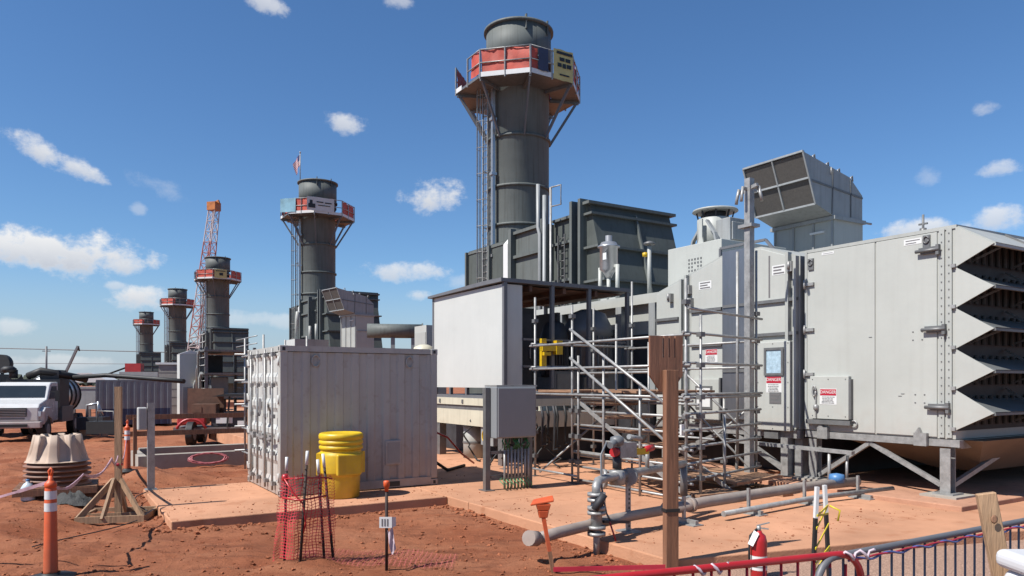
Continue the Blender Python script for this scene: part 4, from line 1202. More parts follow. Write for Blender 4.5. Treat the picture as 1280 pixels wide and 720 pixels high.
for b in (SB + .06, SB + 1.1):
    m = MB(); m.beam((16.85, b - .02, 1.70), (19.9, b - .02, .14), .035, .07); m.build('stringer', STEEL, t)
for i in range(4):
    m = MB(); b0 = SB + 1.15 + i * .38; m.box(18.0 + .02 * i, 19.75 - .08 * i, b0, b0 + .34, .36, .405); m.build('deck_board', PLANK, t)
for i in range(3):
    m = MB(); m.box(17.0 + i * .3, 17.24 + i * .3, SB + 1.2, -6.9, 1.15 - .28 * i, 1.19 - .28 * i); m.build('deck_board', PLANK, t)
m = MB(); m.box(19.66, 19.70, SB - .10, SB - .03, 1.25, 1.42); m.build('scaffold_tag', PLATE, t)

for a in (16.63, 17.6, 18.6, 19.5): tb('standard', [(a, SB + 1.12, .12), (a, SB + 1.12, 3.3 - .7 * max(0, a - 17))])
for z in (.5, 1.1, 1.7, 2.3): tb('ledger', [(15.4, SB + 1.15, z), (19.6 - .6 * (z - .5), SB + 1.15, z)])
for a in (17.6, 18.6): tb('standard', [(a, SB, .12), (a, SB, 2.95 - .5 * (a - 16.9))])
# loose boards under the turbine skid
for (a0, a1, b, z, lab) in ((17.3, 20.0, -7.2, .12, 'long board lying flat on the slab below the turbine skid'), (16.6, 19.2, -6.75, .12, 'shorter board on the slab closest to the steel legs')):
    m = MB(); m.box(a0, a1, b - .14, b + .14, z, z + .05); psolo(m, 'loose_board', PLANK, lab, 'board', (a0, b, z), 'loose boards below the turbine skid')

# ------------------------------------------------------------------ gas pipe and valve
t = pthing('gas_pipe', 'long grey pipe running low over the slab past the wooden fork post', 'pipe', (20.6, -9, .12))
m = MB(); m.tube([(21.2, -13.28, .28), (21.12, -12.9, .30), (20.9, -11.8, .33), (20.8, -10.8, .34)], .068, 16); m.build('pipe', PIPEM, t)
m = MB(); m.tube([(20.8, -10.8, .34), (20.62, -9.9, .34), (20.38, -7.4, .34), (20.45, -5.9, .34)], .082, 16); m.build('pipe', PIPEM, t)
m = MB(); m.tube([(20.98, -9.9, .22), (20.72, -7.4, .22), (20.8, -5.4, .22)], .042, 12); m.build('pipe', STEEL, t)
m = MB(); m.tube([(21.27, -13.42, .32), (21.2, -13.27, .285)], .09, 14); m.tube([(21.0, -12.3, .318), (20.985, -12.25, .319)], .078, 14); m.tube([(20.80, -10.82, .34), (20.78, -10.74, .34)], .115, 14); m.tube([(20.7, -10.3, .34), (20.69, -10.22, .34)], .105, 14); m.build('flange', PIPEM, t)
for (a, b) in ((20.75, -9.1), (20.62, -7.6), (20.72, -6.3), (20.8, -10.5)):
    m = MB(); m.box(a - .12, a + .28, b - .1, b + .1, .12, .135); m.box(a - .02, a + .02, b - .02, b + .02, .13, .5); m.box(a - .15, a + .25, b - .03, b + .03, .13, .19); m.build('pipe_support', STEEL, t)
t = pthing('blue_valve', 'round blue valve on the grey pipe beside the enclosure legs', 'valve', (20.35, -6.35, .4))
m = MB(); m.lathe([(.02, .34), (.12, .36), (.135, .43), (.12, .5), (.02, .52)], (20.42, -6.45), 20); m.build('actuator', BLUEV, t)
m = MB(); m.tube([(20.38, -6.45, .44), (20.38, -6.45, .40)], .05, 10); m.tube([(20.38, -6.1, .34), (20.38, -6.1, .66), (20.3, -5.95, .80)], .025, 6); m.build('stem', STEEL, t)
m = MB(); m.beam((18.0, -6.6, .95), (20.5, -6.1, .86), .14, .06); m.tube([(20.1, -6.2, .86), (20.1, -6.2, .2)], .03, 8); m.tube([(18.3, -6.55, .93), (18.3, -6.55, .12)], .03, 8)
psolo(m, 'cable_tray', STEEL, 'thin galvanised cable tray running from the scaffold to the blue valve', 'cable tray', (19, -6.4, .5))

t = pthing('valve_assembly', 'grey flanged valve riser with a red and yellow actuator on the gas pipe', 'valve', (21.1, -12.1, 0))
va, vb = 21.10, -12.30
m = MB(); m.tube([(va, vb, -.05), (va, vb, .30)], .042, 12); m.tube([(va, vb, .30), (va, vb, .72)], .072, 16)
m.tube([(va, vb, .72), (va - .02, vb + .01, .80), (va - .07, vb + .08, .86), (va - .12, vb + .22, .88), (va - .30, vb + .75, .88), (va - .8, vb + 2.3, .88)], .056, 14); m.build('riser', STEEL, t)
for z in (.22, .30, .48, .54, .64, .71):
    m = MB(); m.lathe([(.06, z - .02), (.115, z - .02), (.115, z + .02), (.06, z + .02)], (va, vb), 18); m.build('flange', STEEL, t)
m = MB(); m.tube([(va + .05, vb, .63), (va + .18, vb - .10, .64)], .06, 10); m.tube([(va + .16, vb - .16, .55), (va + .2, vb - .04, .74)], .05, 8); m.beam((va, vb + .1, .36), (va - .05, vb + .55, .30), .05, .03); m.build('handle', DKIN, t)
vx, vy = va - .26, vb + .55
m = MB(); m.lathe([(.04, .92), (.1, .93), (.115, 1.02), (.1, 1.11), (.04, 1.13)], (vx, vy), 18); m.tube([(vx - .05, vy - .2, 1.02), (vx - .05 + .02, vy - .16, 1.02)], .12, 14); m.tube([(vx + .02, vy + .18, 1.02), (vx, vy + .22, 1.02)], .12, 14); m.build('valve_body', STEEL, t)
m = MB(); m.tube([(vx, vy, 1.14), (vx, vy, 1.3)], .06, 10); m.build('stem', DKIN, t)
m = MB(); m.lathe([(.03, 1.44), (.085, 1.45), (.095, 1.50), (.085, 1.55), (.03, 1.57)], (vx, vy), 16); m.tube([(vx + .1, vy - .2, 1.46), (vx, vy, 1.50)], .045, 10); m.build('actuator_cap', MOTOR, t)
m = MB(); m.tube([(vx + .05, vy - .10, 1.36), (vx - .02, vy + .03, 1.36)], .06, 14); m.build('actuator', REDP, t)
m = MB(); m.box(vx - .07, vx + .07, vy + .0, vy + .28, 1.28, 1.48); m.tube([(vx, vy + .2, 1.55), (vx - .1, vy + .5, 1.5)], .035, 8); m.build('gearbox', STEEL, t)
m = MB(); m.box(vx - .1, vx - .0, vy + .32, vy + .56, 1.30, 1.38); m.build('position_indicator', YELP, t)
m = MB(); m.tube([(vx - .03, vy + .5, 1.36), (vx - .06, vy + .68, 1.38)], .045, 10); m.build('knob', REDP, t)
m = MB(); m.tube([(vx + .1, vy - .26, 1.5), (vx + .16, vy - .4, 1.35), (vx + .2, vy - .42, .95), (vx + .22, vy - .36, .62), (vx + .24, vy - .28, .48)], .014, 6); m.build('signal_cable', MOTOR, t)
for o in t.children:
    if o.name.split('.')[0] in ('valve_body', 'stem', 'actuator_cap', 'actuator', 'gearbox', 'position_indicator', 'knob', 'signal_cable'):
        o.location.z -= .17
m = MB(); m.box(vx - .02, vx + .02, vy + .16, vy + .22, .13, .78); m.box(vx - .12, vx + .12, vy + .07, vy + .31, .12, .14); m.build('support_post', STEEL, t)
m = MB()
for z in [.2 + .06 * i for i in range(9)]: m.cbox((vx + .021, vy + .19, z), (.004, .02, .03))
m.build('slot_row', INK, t)
m = MB(); m.tube([(va - .45, vb + 1.25, .88), (va - .45, vb + 1.25, 1.2)], .03, 8); m.lathe([(.03, 1.16), (.06, 1.17), (.06, 1.22), (.03, 1.23)], (va - .45, vb + 1.25), 10); m.build('stub', STEEL, t)
m = MB(); m.tube([(va + .06, vb + .16, .36), (va + .12, vb + .24, .05)], .012, 5); m.build('lockout_tag', REDP, t)
m = MB(); m.tube([(va - .8, vb + 2.3, .88), (va - .8, vb + 2.3, .40)], .056, 12); m.build('drop_pipe', STEELD, t)

# ------------------------------------------------------------------ shipping container
t = pthing('shipping_container', 'small weathered grey shipping container with closed double doors, behind the yellow drum', 'container', (14.2, -13.2, .12))
CA0, CA1, CB0, CB1, CZ0, CZ1 = 13.01, 15.45, -14.71, -11.71, .14, 2.74


def corr(b0, b1, period=.30, depth=.028):
    pts = []; b = b0
    while b < b1 - .01:
        for (u, d) in ((0, 0), (.30, 0), (.40, 1), (.80, 1), (.90, 0)):
            x = b + u * period
            if x < b1: pts.append((x, d * depth))
        b += period
    pts.append((b1, 0)); return pts


for (nm, fix_, sgn, ax) in (('front_panel', CA1 - .02, -1, 'a'), ('rear_panel', CA0 + .02, 1, 'a'), ('end_panel', CB1 - .02, -1, 'b')):
    pr = corr(CB0 + .13, CB1 - .13) if ax == 'a' else corr(CA0 + .13, CA1 - .13)
    m = MB()
    lo, hi = CZ0 + .15, CZ1 - .11
    P = [((fix_ + sgn * d, x) if ax == 'a' else (x, fix_ + sgn * d)) for (x, d) in pr]
    m._add([(p[0], p[1], z) for z in (lo, hi) for p in P], [(i, i + 1, len(P) + i + 1, len(P) + i) for i in range(len(P) - 1)])
    m.build(nm, CONT, t)
m = MB(); m.box(CA0 + .06, CA1 - .06, CB0 + .06, CB1 - .06, CZ1 - .05, CZ1 - .02)
for i in range(11): m.box(CA0 + .1, CA1 - .1, CB0 + .15 + i * .26, CB0 + .27 + i * .26, CZ1 - .021, CZ1 - .002)
m.build('roof', CONT, t)
for (a, b) in ((CA0, CB0), (CA1 - .13, CB0), (CA0, CB1 - .13), (CA1 - .13, CB1 - .13)):
    m = MB(); m.box(a, a + .13, b, b + .13, CZ0 + .12, CZ1 - .1); o = m.build('corner_post', CONT, t); bevel(o, .012, 2)
    for z in (CZ0 - .015, CZ1 - .115):
        m = MB(); m.box(a - .006, a + .136, b - .006, b + .136, z, z + .12); o = m.build('corner_casting', CONT, t); bevel(o, .012, 2)
        m = MB(); m.box(a + .04, a + .09, b - .009, b + .139, z + .03, z + .09); m.box(a - .009, a + .139, b + .04, b + .09, z + .03, z + .09); m.build('hole', INK, o)
m = MB()
for z0, z1 in ((CZ1 - .10, CZ1 - .003), (CZ0, CZ0 + .15)):
    m.box(CA1 - .07, CA1 - .004, CB0 + .13, CB1 - .13, z0, z1); m.box(CA0 + .004, CA0 + .07, CB0 + .13, CB1 - .13, z0, z1)
    m.box(CA0 + .13, CA1 - .13, CB1 - .07, CB1 - .004, z0, z1); m.box(CA0 + .13, CA1 - .13, CB0 + .02, CB0 + .09, z0, z1)
m.build('frame_rail', CONT, t)
for b in (-13.75, -12.65):
    m = MB(); m.box(CA1 - .003, CA1 + .002, b - .16, b + .16, CZ0 + .02, CZ0 + .11); m.build('fork_pocket', INK, t)
m = MB(); m.box(CA1 - .02, CA1 + .0, -12.78, -12.45, .56, 1.02); o = m.build('placard_holder', CONT, t); bevel(o, .01, 1)
m = MB(); m.box(CA1 + .0, CA1 + .004, -12.74, -12.49, .60, .98); m.build('recess', M('container patch', (.36, .35, .33), .6, var=.1), o)
for b in (-14.08, -12.28):
    m = MB(); m.lathe([(.0, 0), (.07, .005), (.07, .02), (0, .03)], (0, 0), 12); mm = MB()
    mm.tube([(CA1 - .022, b + .07 * math.cos(i * .5), 2.48 + .10 * math.sin(i * .5)) for i in range(14)], .012, 6); mm.build('vent_ring', CONT, t)
for k, (a0, a1) in enumerate(((CA0 + .14, 14.215), (14.245, CA1 - .14))):
    m = MB(); b = CB0 + .03
    lo, hi = CZ0 + .16, CZ1 - .12
    zs = []
    n = 5
    for i in range(n):
        z0 = lo + (hi - lo) * i / n; z1 = lo + (hi - lo) * (i + 1) / n
        zs += [(z0 + .04, 0), (z0 + .12, -.035), (z1 - .12, -.035), (z1 - .04, 0)]
    zs = [(lo, 0)] + zs + [(hi, 0)]
    m._add([(a, b - d * -1 * 1.0 if False else b - d, z) for a in (a0, a1) for (z, d) in zs], [(i, i + 1, len(zs) + i + 1, len(zs) + i) for i in range(len(zs) - 1)])
    m.box(a0, a0 + .05, b - .02, b + .03, lo, hi); m.box(a1 - .05, a1, b - .02, b + .03, lo, hi)
    d = m.build('door', CONTD, t)
    for a in (a0 + .28, a1 - .26):
        m = MB(); m.tube([(a, b - .06, lo - .1), (a, b - .06, hi + .08)], .019, 8)
        for z in (lo + .02, lo + .55, lo + 1.2, lo + 1.75, hi - .02): m.cbox((a, b - .05, z), (.10, .06, .07))
        m.build('lock_rod', STEEL, d)
        m = MB(); m.beam((a, b - .08, lo + .82), (a + (.30 if k == 0 else -.30), b - .08, lo + .78), .015, .045); m.cbox((a + (.2 if k == 0 else -.2), b - .05, lo + .8), (.12, .06, .12)); m.build('handle', STEEL, d)
    ah = a0 if k == 0 else a1
    for z in (lo + .15, lo + .85, lo + 1.5, hi - .15):
        m = MB(); m.box(ah - .09, ah + .09, b - .05, b - .02, z - .045, z + .045); m.tube([(ah + (.09 if k else -.09), b - .04, z - .08), (ah + (.09 if k else -.09), b - .04, z + .08)], .02, 8); m.build('hinge', CONTD, d)
    if k == 0:
        m = MB(); m.box(14.0, 14.15, b - .045, b - .04, 1.5, 1.8); m.build('label', INKG, d)
    else:
        m = MB(); m.box(14.45, 14.62, b - .045, b - .04, 1.35, 1.75); m.build('label', PLATE, d)

# yellow drum
t = wthing('overpack_drum', 'large bright yellow plastic drum with a ribbed screw lid on the slab before the container', 'drum', (-2.96, 12.80, .12), R(15))
k_ = []
m = MB(); m.lathe([(.0, .0), (.29, .0), (.315, .02), (.325, .36), (.335, .40), (.372, .42), (.38, .45), (.38, .72), (.372, .76), (.345, .79), (.345, .82), (.36, .83)], n=40, cap=False)
o = m.build('body', YEL, t)
m = MB()
for d in (-70, 50, 170):
    a = R(d); m.beam((.35 * math.cos(a), .35 * math.sin(a), .40), (.35 * math.cos(a), .35 * math.sin(a), .77), .44, .07, up=(math.cos(a), math.sin(a), 0))
o = m.build('grip_panel', YEL, t); bevel(o, .03, 3)
m = MB(); m.lathe([(.35, .83), (.372, .84), (.372, .885), (.352, .90), (.352, .915), (.375, .93), (.375, .975), (.355, .99), (.355, 1.0), (.378, 1.015), (.378, 1.075), (.365, 1.10), (.335, 1.115), (.32, 1.10), (0.01, 1.10)], n=40, cap=False); m.build('lid', YEL, t)


# ------------------------------------------------------------------ foreground stakes and nets
def uvgrid(o, nx, ny, w, h):
    me = o.data; uv = me.uv_layers.new(name='UVMap')
    for poly in me.polygons:
        for li in poly.loop_indices:
            vi = me.loops[li].vertex_index; i, j = divmod(vi, ny)
            uv.data[li].uv = (w * i / (nx - 1), h * j / (ny - 1))


def rod(x, y, top, r, h, tipmat, label, group, tip=.16):
    z = ground_z(x, y)
    t = wthing('fence_stake', label, 'stake', (x, y, z), 0, group)
    dx, dy = top; tt = Vector((dx, dy, h)); m = MB(); m.tube([(0, 0, -.15), tt * (1 - tip / h)], r, 8)
    for i in range(16):
        p = tt * (i / 18); m.cbox((p.x, p.y - r, p.z), (r * 1.2, r, .012))
    m.build('rod', M('rusty dark rod', (.05, .03, .025), .7, .3, var=.3) if 'rusty dark rod' not in bpy.data.materials else bpy.data.materials['rusty dark rod'], t)
    m = MB(); m.tube([tt * (1 - tip / h), tt], r * 1.12, 8); m.build('tip', tipmat, t)
    return t


G1 = 'white tipped stakes holding the red netting'
rod(-2.62, 8.50, (.03, 0), .016, 1.20, PLATE, 'leftmost white tipped stake of the red netting, with a red knot', G1)
rod(-2.42, 8.42, (.09, 0), .016, 1.25, PLATE, 'tallest white tipped stake of the netting, second from the left, leaning right', G1)
rod(-2.18, 8.62, (-.10, .05), .016, 1.16, PLATE, 'third white tipped stake of the netting, shortest, leaning left', G1)
rod(-2.08, 8.66, (-.14, .02), .016, 1.24, PLATE, 'rightmost white tipped stake of the netting, crossing the drum', G1)
path = [(-2.66, 8.52), (-2.60, 8.47), (-2.42, 8.40), (-2.22, 8.58), (-2.14, 8.63), (-2.08, 8.70)]
m = MB(); G = []; NX, NY = 26, 15
for i in range(NX):
    u = i / (NX - 1) * (len(path) - 1); k = min(int(u), len(path) - 2); f = u - k
    x = path[k][0] * (1 - f) + path[k + 1][0] * f; y = path[k][1] * (1 - f) + path[k + 1][1] * f
    G.append([(x + .03 * noise.noise(Vector((i * .4, j * .4, 1))) - .10 * (1 - j / NY) * (1 - i / NX), y + .05 * noise.noise(Vector((i * .3, j * .3, 9))), ground_z(x, y) + .02 + (.98 - .05 * math.sin(i * .6) ** 2) * j / (NY - 1)) for j in range(NY)])
m.sheet(G); m.v = [(v[0] + 2.4, v[1] - 8.5, v[2]) for v in m.v]
o = solo(m, 'barrier_netting', MESHNET, 'torn red plastic netting strung between the white tipped stakes', 'netting', (-2.4, 8.5, 0)); uvgrid(o, NX, NY, 1.1, 1.0)
m = MB(); rr = random.Random(5)
m.lathe([(.01, -.04), (.035, -.025), (.042, .015), (.03, .045), (.01, .05)], n=8)
m.tube([(0, -.03, .0), (.1, -.05, -.15), (.22, -.06, -.28), (.25, -.05, -.5), (.22, -.05, -.62)], .010, 6); m.tube([(0, -.03, 0), (.2, -.06, .01), (.45, .08, .0), (.52, .1, -.02)], .008, 6)
m.tube([(-.02, -.03, -.22), (.2, -.08, -.24), (.45, .08, -.21)], .011, 6)
solo(m, 'netting_rope', REDP, 'knotted red cord tied round the leftmost netting stake', 'rope', (-2.6, 8.47, 1.0))
m = MB(); G = []
for i in range(20):
    G.append([(-2.55 + 1.9 * i / 19, 8.15 + .9 * j / 11 - .35 * (i / 19) ** 2 + .35, ground_z(-2.55 + 1.9 * i / 19, 8.5 + .9 * j / 11 - .35 * (i / 19) ** 2) + .03) for j in range(12)])
m.sheet(G); o = solo(m, 'fallen_netting', mat_net('faded netting', (.42, .09, .09), .06, .08), 'faded red netting lying flat on the dirt beside the orange capped rod', 'netting'); uvgrid(o, 20, 12, 1.9, .9)

t = wthing('marker_rod', 'single dark rod with an orange cap and a white tag tied to it', 'rod', (-1.40, 8.25, ground_z(-1.4, 8.25)))
m = MB(); m.tube([(0, 0, -.1), (0, 0, .93)], .017, 8); m.build('rod', bpy.data.materials['rusty dark rod'], t)
m = MB(); m.lathe([(.022, .88), (.024, .93), (.034, .935), (.036, .985), (.03, 1.0), (.0, 1.003)], n=14); m.build('cap', ORANGE, t)
m = MB(); m.box(-.075, .065, -.035, -.022, .48, .60); m._add([(.065, -.022, .48), (.10, .03, .49), (.10, .03, .59), (.065, -.022, .60)], [(0, 1, 2, 3)]); tg = m.build('tag', PLATE, t)
m = MB()
for i in range(3): m.box(-.05 + .03 * i, -.035 + .03 * i, -.038, -.035, .50, .58)
m.build('print', INKG, tg)
m = MB(); G = [[(.01 + .06 * i / 5 + .04 * j / 7, -.03 + .02 * math.sin(i * 1.4 + j), .46 - .25 * j / 7 - .03 * math.sin(i)) for j in range(8)] for i in range(6)]
m.sheet(G); m.build('plastic_sleeve', TAPEW, t)

t = wthing('survey_stake', 'wooden stake with a bright orange paddle shaped safety cap, leaning left', 'stake', (.44, 8.1, ground_z(.44, 8.1)), R(8))
p0, p1 = Vector((.02, 0, -.05)), Vector((-.10, 0, .62))
m = MB(); m.beam(p0, p0.lerp(p1, .42), .05, .04); m.build('stake', WOODR, t)
m = MB(); m.beam(p0.lerp(p1, .42), p1, .05, .04); m.build('painted_shaft', ORANGE, t)
m = MB(); q = p1
m.frustum((q.x - .045, q.x + .045, -.03, .03), .60, (q.x - .06, q.x + .06, -.04, .04), .68); m.frustum((q.x - .06, q.x + .06, -.04, .04), .681, (q.x - .08, q.x + .08, -.05, .05), .75)
vs = [(q.x - .15, -.05, .735), (q.x + .11, -.05, .775), (q.x + .13, .12, .80), (q.x - .09, .12, .76)]
m._add(vs + [(a, b, c_ + .025) for a, b, c_ in vs], [(3, 2, 1, 0), (4, 5, 6, 7)] + [(k, (k + 1) % 4, (k + 1) % 4 + 4, k + 4) for k in range(4)])
o = m.build('cap', ORANGE, t); bevel(o, .008, 2)

# wooden fork post
t = wthing('fork_post', 'tall wooden post topped with a giant wooden fork cut-out', 'post', (1.74, 8.15, ground_z(1.74, 8.15)), R(16))
m = MB(); m.box(-.065, .085, -.045, .045, -.1, 2.26); o = m.build('post', WOODP, t); bevel(o, .004, 1)
m = MB()
lo, hi, w = 2.02, 2.64, .20
poly = [(-.07, 2.02), (.07, 2.02), (w, 2.20), (w, hi)]
xs = [(.095, .115), (.025, .045), (-.045, -.025)]
for (x0, x1) in xs: poly += [(x1, hi), (x1, 2.40), (x0, 2.40), (x0, hi)]
poly += [(-w, hi), (-w, 2.20)]
m.prism(poly, 'y', .048, .085)
m.v = [(v[0] - .015, v[1], v[2]) for v in m.v]; o = m.build('fork_head', WOODD, t)
m = MB(); m.box(-.075, .095, -.055, .055, .70, .735); m.build('strap', INK, t)

# fire extinguisher
t = wthing('fire_extinguisher', 'red fire extinguisher with a white inspection tag behind the red barrier', 'fire extinguisher', (2.62, 7.85, ground_z(2.62, 7.85) + .02), R(-15))
m = MB(); m.lathe([(.0, 0), (.075, .0), (.085, .02), (.085, .40), (.07, .46), (.035, .49), (.03, .51), (.0, .512)], n=28, cap=False); m.build('cylinder', REDP, t)
m = MB(); m.lathe([(.0865, .10), (.0865, .25)], n=28, cap=False); m.build('label', PLATE, t)
m = MB()
for z in (.13, .16, .19): m.lathe([(.0875, z), (.0875, z + .012)], n=28, cap=False)
m.build('print', INKG, t)
m = MB(); m.tube([(0, 0, .50), (0, 0, .56)], .022, 10); m.beam((-.02, 0, .56), (.11, 0, .60), .02, .012); m.beam((-.02, 0, .54), (.10, 0, .53), .02, .012); m.build('valve_handle', STEEL, t)
m = MB(); m.tube([(-.02, -.02, .53), (-.09, -.05, .46), (-.10, -.06, .30), (-.095, -.06, .12)], .012, 8); m.build('hose', BLACK, t)
m = MB(); m._add([(-.05, -.05, .52), (-.115, -.08, .38), (-.065, -.11, .36), (.0, -.08, .49)], [(0, 1, 2, 3)]); m.build('tag', PLATE, t)

# T-posts with yellow tape
G2 = 'black stakes wrapped with yellow tape'
for (px, y, lean, h, lab) in ((1014, 6.9, (.06, 0), 1.12, 'left one of two white topped black stakes, nearly upright, joined by yellow tape'), (1038, 7.25, (-.05, .02), 1.08, 'right one of two white topped black stakes, leaning left towards its twin')):
    x = (px - 640) / 924 * y
    t = wthing('taped_stake', lab, 'stake', (x, y, ground_z(x, y)), R(10), G2)
    tt = Vector((lean[0], lean[1], h)); m = MB(); m.beam((0, 0, -.1), tt * .74, .035, .03); m.build('stake', BLACK, t)
    m = MB(); m.beam(tt * .74, tt, .036, .031); m.build('white_top', PLATE, t)
x0, x1 = (1014 - 640) / 924 * 6.9, (1038 - 640) / 924 * 7.25
m = MB()
for (u, v, z0, z1) in ((0, 1, .86, .90), (1, 0, .90, .74), (0, 1, .55, .72), (0, 1, .86, .82), (1, 0, .5, .40), (0, 1, .33, .48)):
    a = Vector((x0 + .05 * z0, 6.87, z0)); b = Vector((x1 - .04 * z1, 7.22, z1))
    if u: a, b = Vector((x0 + .05 * z1, 6.87, z1)), Vector((x1 - .04 * z0, 7.22, z0))
    m.beam(a, b, .008, .018)
m.tube([(x1 - .03, 7.2, .9), (x1 + .05, 7.15, .86), (x1 + .03, 7.15, .76)], .01, 5)
solo(m, 'caution_tape', TAPEY, 'twisted yellow tape strung between the two black stakes', 'tape')


# ------------------------------------------------------------------ crowd barriers
def barrier(label, p, q, mat, h=1.1, curve_left=True, curve_right=True):
    p, q = Vector(p), Vector(q); d = (q - p); ln = d.length; ang = math.atan2(d.y, d.x)
    t = wthing('crowd_barrier', label, 'barrier', (p.x, p.y, ground_z(p.x, p.y)), ang, 'crowd control barriers')
    m = MB(); r = .16; pts = [(0, 0, .25)]
    pts += [(r - r * math.cos(R(a)), 0, h - r + r * math.sin(R(a))) for a in range(0, 91, 15)]
    pts += [(ln - r + r * math.sin(R(a)), 0, h - r + r * math.cos(R(a))) for a in range(0, 91, 15)]
    pts += [(ln, 0, .25), (ln - .06, 0, .18), (.06, 0, .18), (0, 0, .25)]
    m.tube(pts, .021, 10); m.build('frame', mat, t)
    n = int(ln / .115)
    for i in range(1, n):
        m = MB(); x = ln * i / n
        m.tube([(x, 0, .18), (x, 0, h - .005 if .15 < x < ln - .15 else h - .06)], .008, 6); m.build('bar', mat, t)
    for x in (.3, ln - .3):
        m = MB(); m.tube([(x, -.3, -.0), (x, -.28, .02), (x, 0, .17), (x, .28, .02), (x, .3, 0)], .018, 8); m.build('foot', mat, t)
    m = MB(); m.tube([(ln, 0, .95), (ln + .06, 0, .95), (ln + .06, 0, .85)], .012, 6); m.tube([(ln, 0, .45), (ln + .06, 0, .45), (ln + .06, 0, .35)], .012, 6); m.build('hook', mat, t)
    return t


barrier('bright red steel crowd barrier in the foreground', (-.12, 3.52, 0), (2.04, 4.32, 0), REDP, 1.1)
barrier('grey steel crowd barrier at the right edge with striped tape on its rail', (1.72, 4.17, 0), (3.95, 5.50, 0), FRAME, 1.1)
for (nm, mat, ph, lab) in (('rail_tape', TAPEB, 0, 'blue and white twisted tape wound along the grey barrier rail'), ('rail_tape', TAPER, 1.8, 'thin dark red tape running just below the grey barrier rail')):
    m = MB(); pts = []
    for i in range(60):
        u = i / 59; x, y = 1.95 + 1.95 * u, 4.30 + 1.16 * u; a = i * .8 + ph
        k = .024 if ph == 0 else .008
        pts.append((x + .0, y - .022 + k * .3 * math.cos(a), 1.1 - (.035 if ph == 0 else .03) + k * math.sin(a) * .5))
    m.tube(pts, .007 if ph == 0 else .006, 5); solo(m, nm, mat, lab, 'tape')
m = MB()
for (x, y) in ((1.05, 3.95), (2.0, 4.28)):
    m.tube([(x - .10 + .02 * i, y - .04 + .0075 * i + .026 * math.cos(i * 1.3), 1.1 + .026 * math.sin(i * 1.3)) for i in range(12)], .009, 5)
solo(m, 'rail_tape', TAPEW, 'pale striped tape knots tied on the red barrier rail', 'tape')
m = MB(); m.tube([(.46, 8.05, .08), (1.0, 7.4, .15), (1.35, 6.2, .5), (1.5, 5.0, .9), (1.45, 4.12, 1.08)], .018, 5)
m = MB(); m.beam((.45, 8.06, .06), (1.72, 8.12, .075), .012, .05); solo(m, 'ground_tape', TAPER, 'red tape stretched low from the orange capped stake to the fork post', 'tape')

# leaning wooden stake and white tank at the right edge
t = wthing('wooden_stake', 'pale rough wooden stake leaning left over the grey barrier', 'stake', (2.97, 4.15, 0), R(-12))
m = MB(); pA, pB = Vector((-.02, .0, 0)), Vector((-.28, 0, 1.47)); m.beam(pA, pB, .045, .098, up=(1, 0, 0))
WOODL = M('pale rough lumber', (.46, .285, .16), .75, var=.3, scale=3, stretch=(9, 9, .8), bump=.4, bscale=12)
o = m.build('plank', WOODL, t); bevel(o, .004, 1)
m = MB(); c_ = pA.lerp(pB, .905); m.lathe([(.0, 0), (.018, .001), (.012, .004)], n=12)
m.v = [(c_.x + v[0], c_.y - .05 - v[2] * .5, c_.z + v[1] * 1.4) for v in m.v]; m.build('knot', WOODR, t)
t = wthing('water_tank', 'white rounded plastic tank at the bottom right corner', 'tank', (3.06, 3.62, 0), 0)
m = MB(); m.box(-.43, .43, -.40, .40, 0, 1.12); o = m.build('body', M('white moulded plastic', (.74, .74, .75), .35, var=.03, scale=3), t); bevel(o, .09, 5)
m = MB(); m.box(-.44, .44, -.41, .41, 1.10, 1.20); o = m.build('lid', bpy.data.materials['white moulded plastic'], t); bevel(o, .04, 4)


# ------------------------------------------------------------------ left foreground
def delineator(label, x, y):
    t = wthing('delineator_post', label, 'delineator', (x, y, ground_z(x, y)), 0, 'orange delineator posts')
    m = MB(); m.lathe([(.0, .03), (.074, .03), (.07, .1), (.056, .98), (.05, 1.0), (.03, 1.02)], n=20, cap=False); m.build('tube', ORANGE, t)
    for z in (.74, .87):
        m = MB(); m.lathe([(.0733 - .0156 * z, z), (.0725 - .0156 * z, z + .09)], n=20, cap=False); m.build('band', REFL, t)
    m = MB(); m.lathe([(.045, .985), (.06, 1.0), (.06, 1.04), (.04, 1.06), (.025, 1.075), (.022, 1.12)], n=16); m.tube([(0, 0, 1.1), (-.02, 0, 1.17), (.0, 0, 1.2), (.02, 0, 1.17), (0, 0, 1.1)], .014, 6); m.build('grab_loop', ORANGE, t)
    m = MB(); m.lathe([(.0, .0), (.26, .0), (.25, .035), (.1, .055), (.09, .08)], n=8, cap=False); m.build('base', BLACK, t)
    return t


delineator('nearest orange delineator post with two white bands, planted in the bare dirt', -4.98, 7.98)
delineator('distant orange delineator post beside the grey box on a post', -8.95, 17.2)
z = ground_z(-8.95, 17.2)

t = wthing('pallet', 'dark wooden pallet on the dirt under the ribbed cone forms', 'pallet', (-8.05, 13.1, ground_z(-8.05, 13.1) + .03), R(28))
for i in range(6):
    m = MB(); m.box(-.62, .62, -.52 + i * .19, -.39 + i * .19, .10, .125); m.build('deck_board', WOODR, t)
for y in (-.48, 0, .48):
    m = MB(); m.box(-.62, .62, y - .05, y + .05, .0, .10); m.build('runner', WOODR, t)
t = wthing('cone_form', 'stacked brown rings topped by a dusty beige fluted cone, on the pallet', 'cone form', (-8.05, 13.1, ground_z(-8.05, 13.1) + .155), 0)
for k in range(5):
    m = MB(); z = .083 * k; m.lathe([(.42, z), (.52, z), (.52, z + .025), (.46, z + .04), (.45, z + .085), (.42, z + .085)], n=36); m.build('ring', BROWN, t)
m = MB(); n = 160; prof = [(.50, .415), (.475, .44), (.44, .56), (.405, .70), (.37, .88), (.33, .885), (.33, .8)]
vs = []
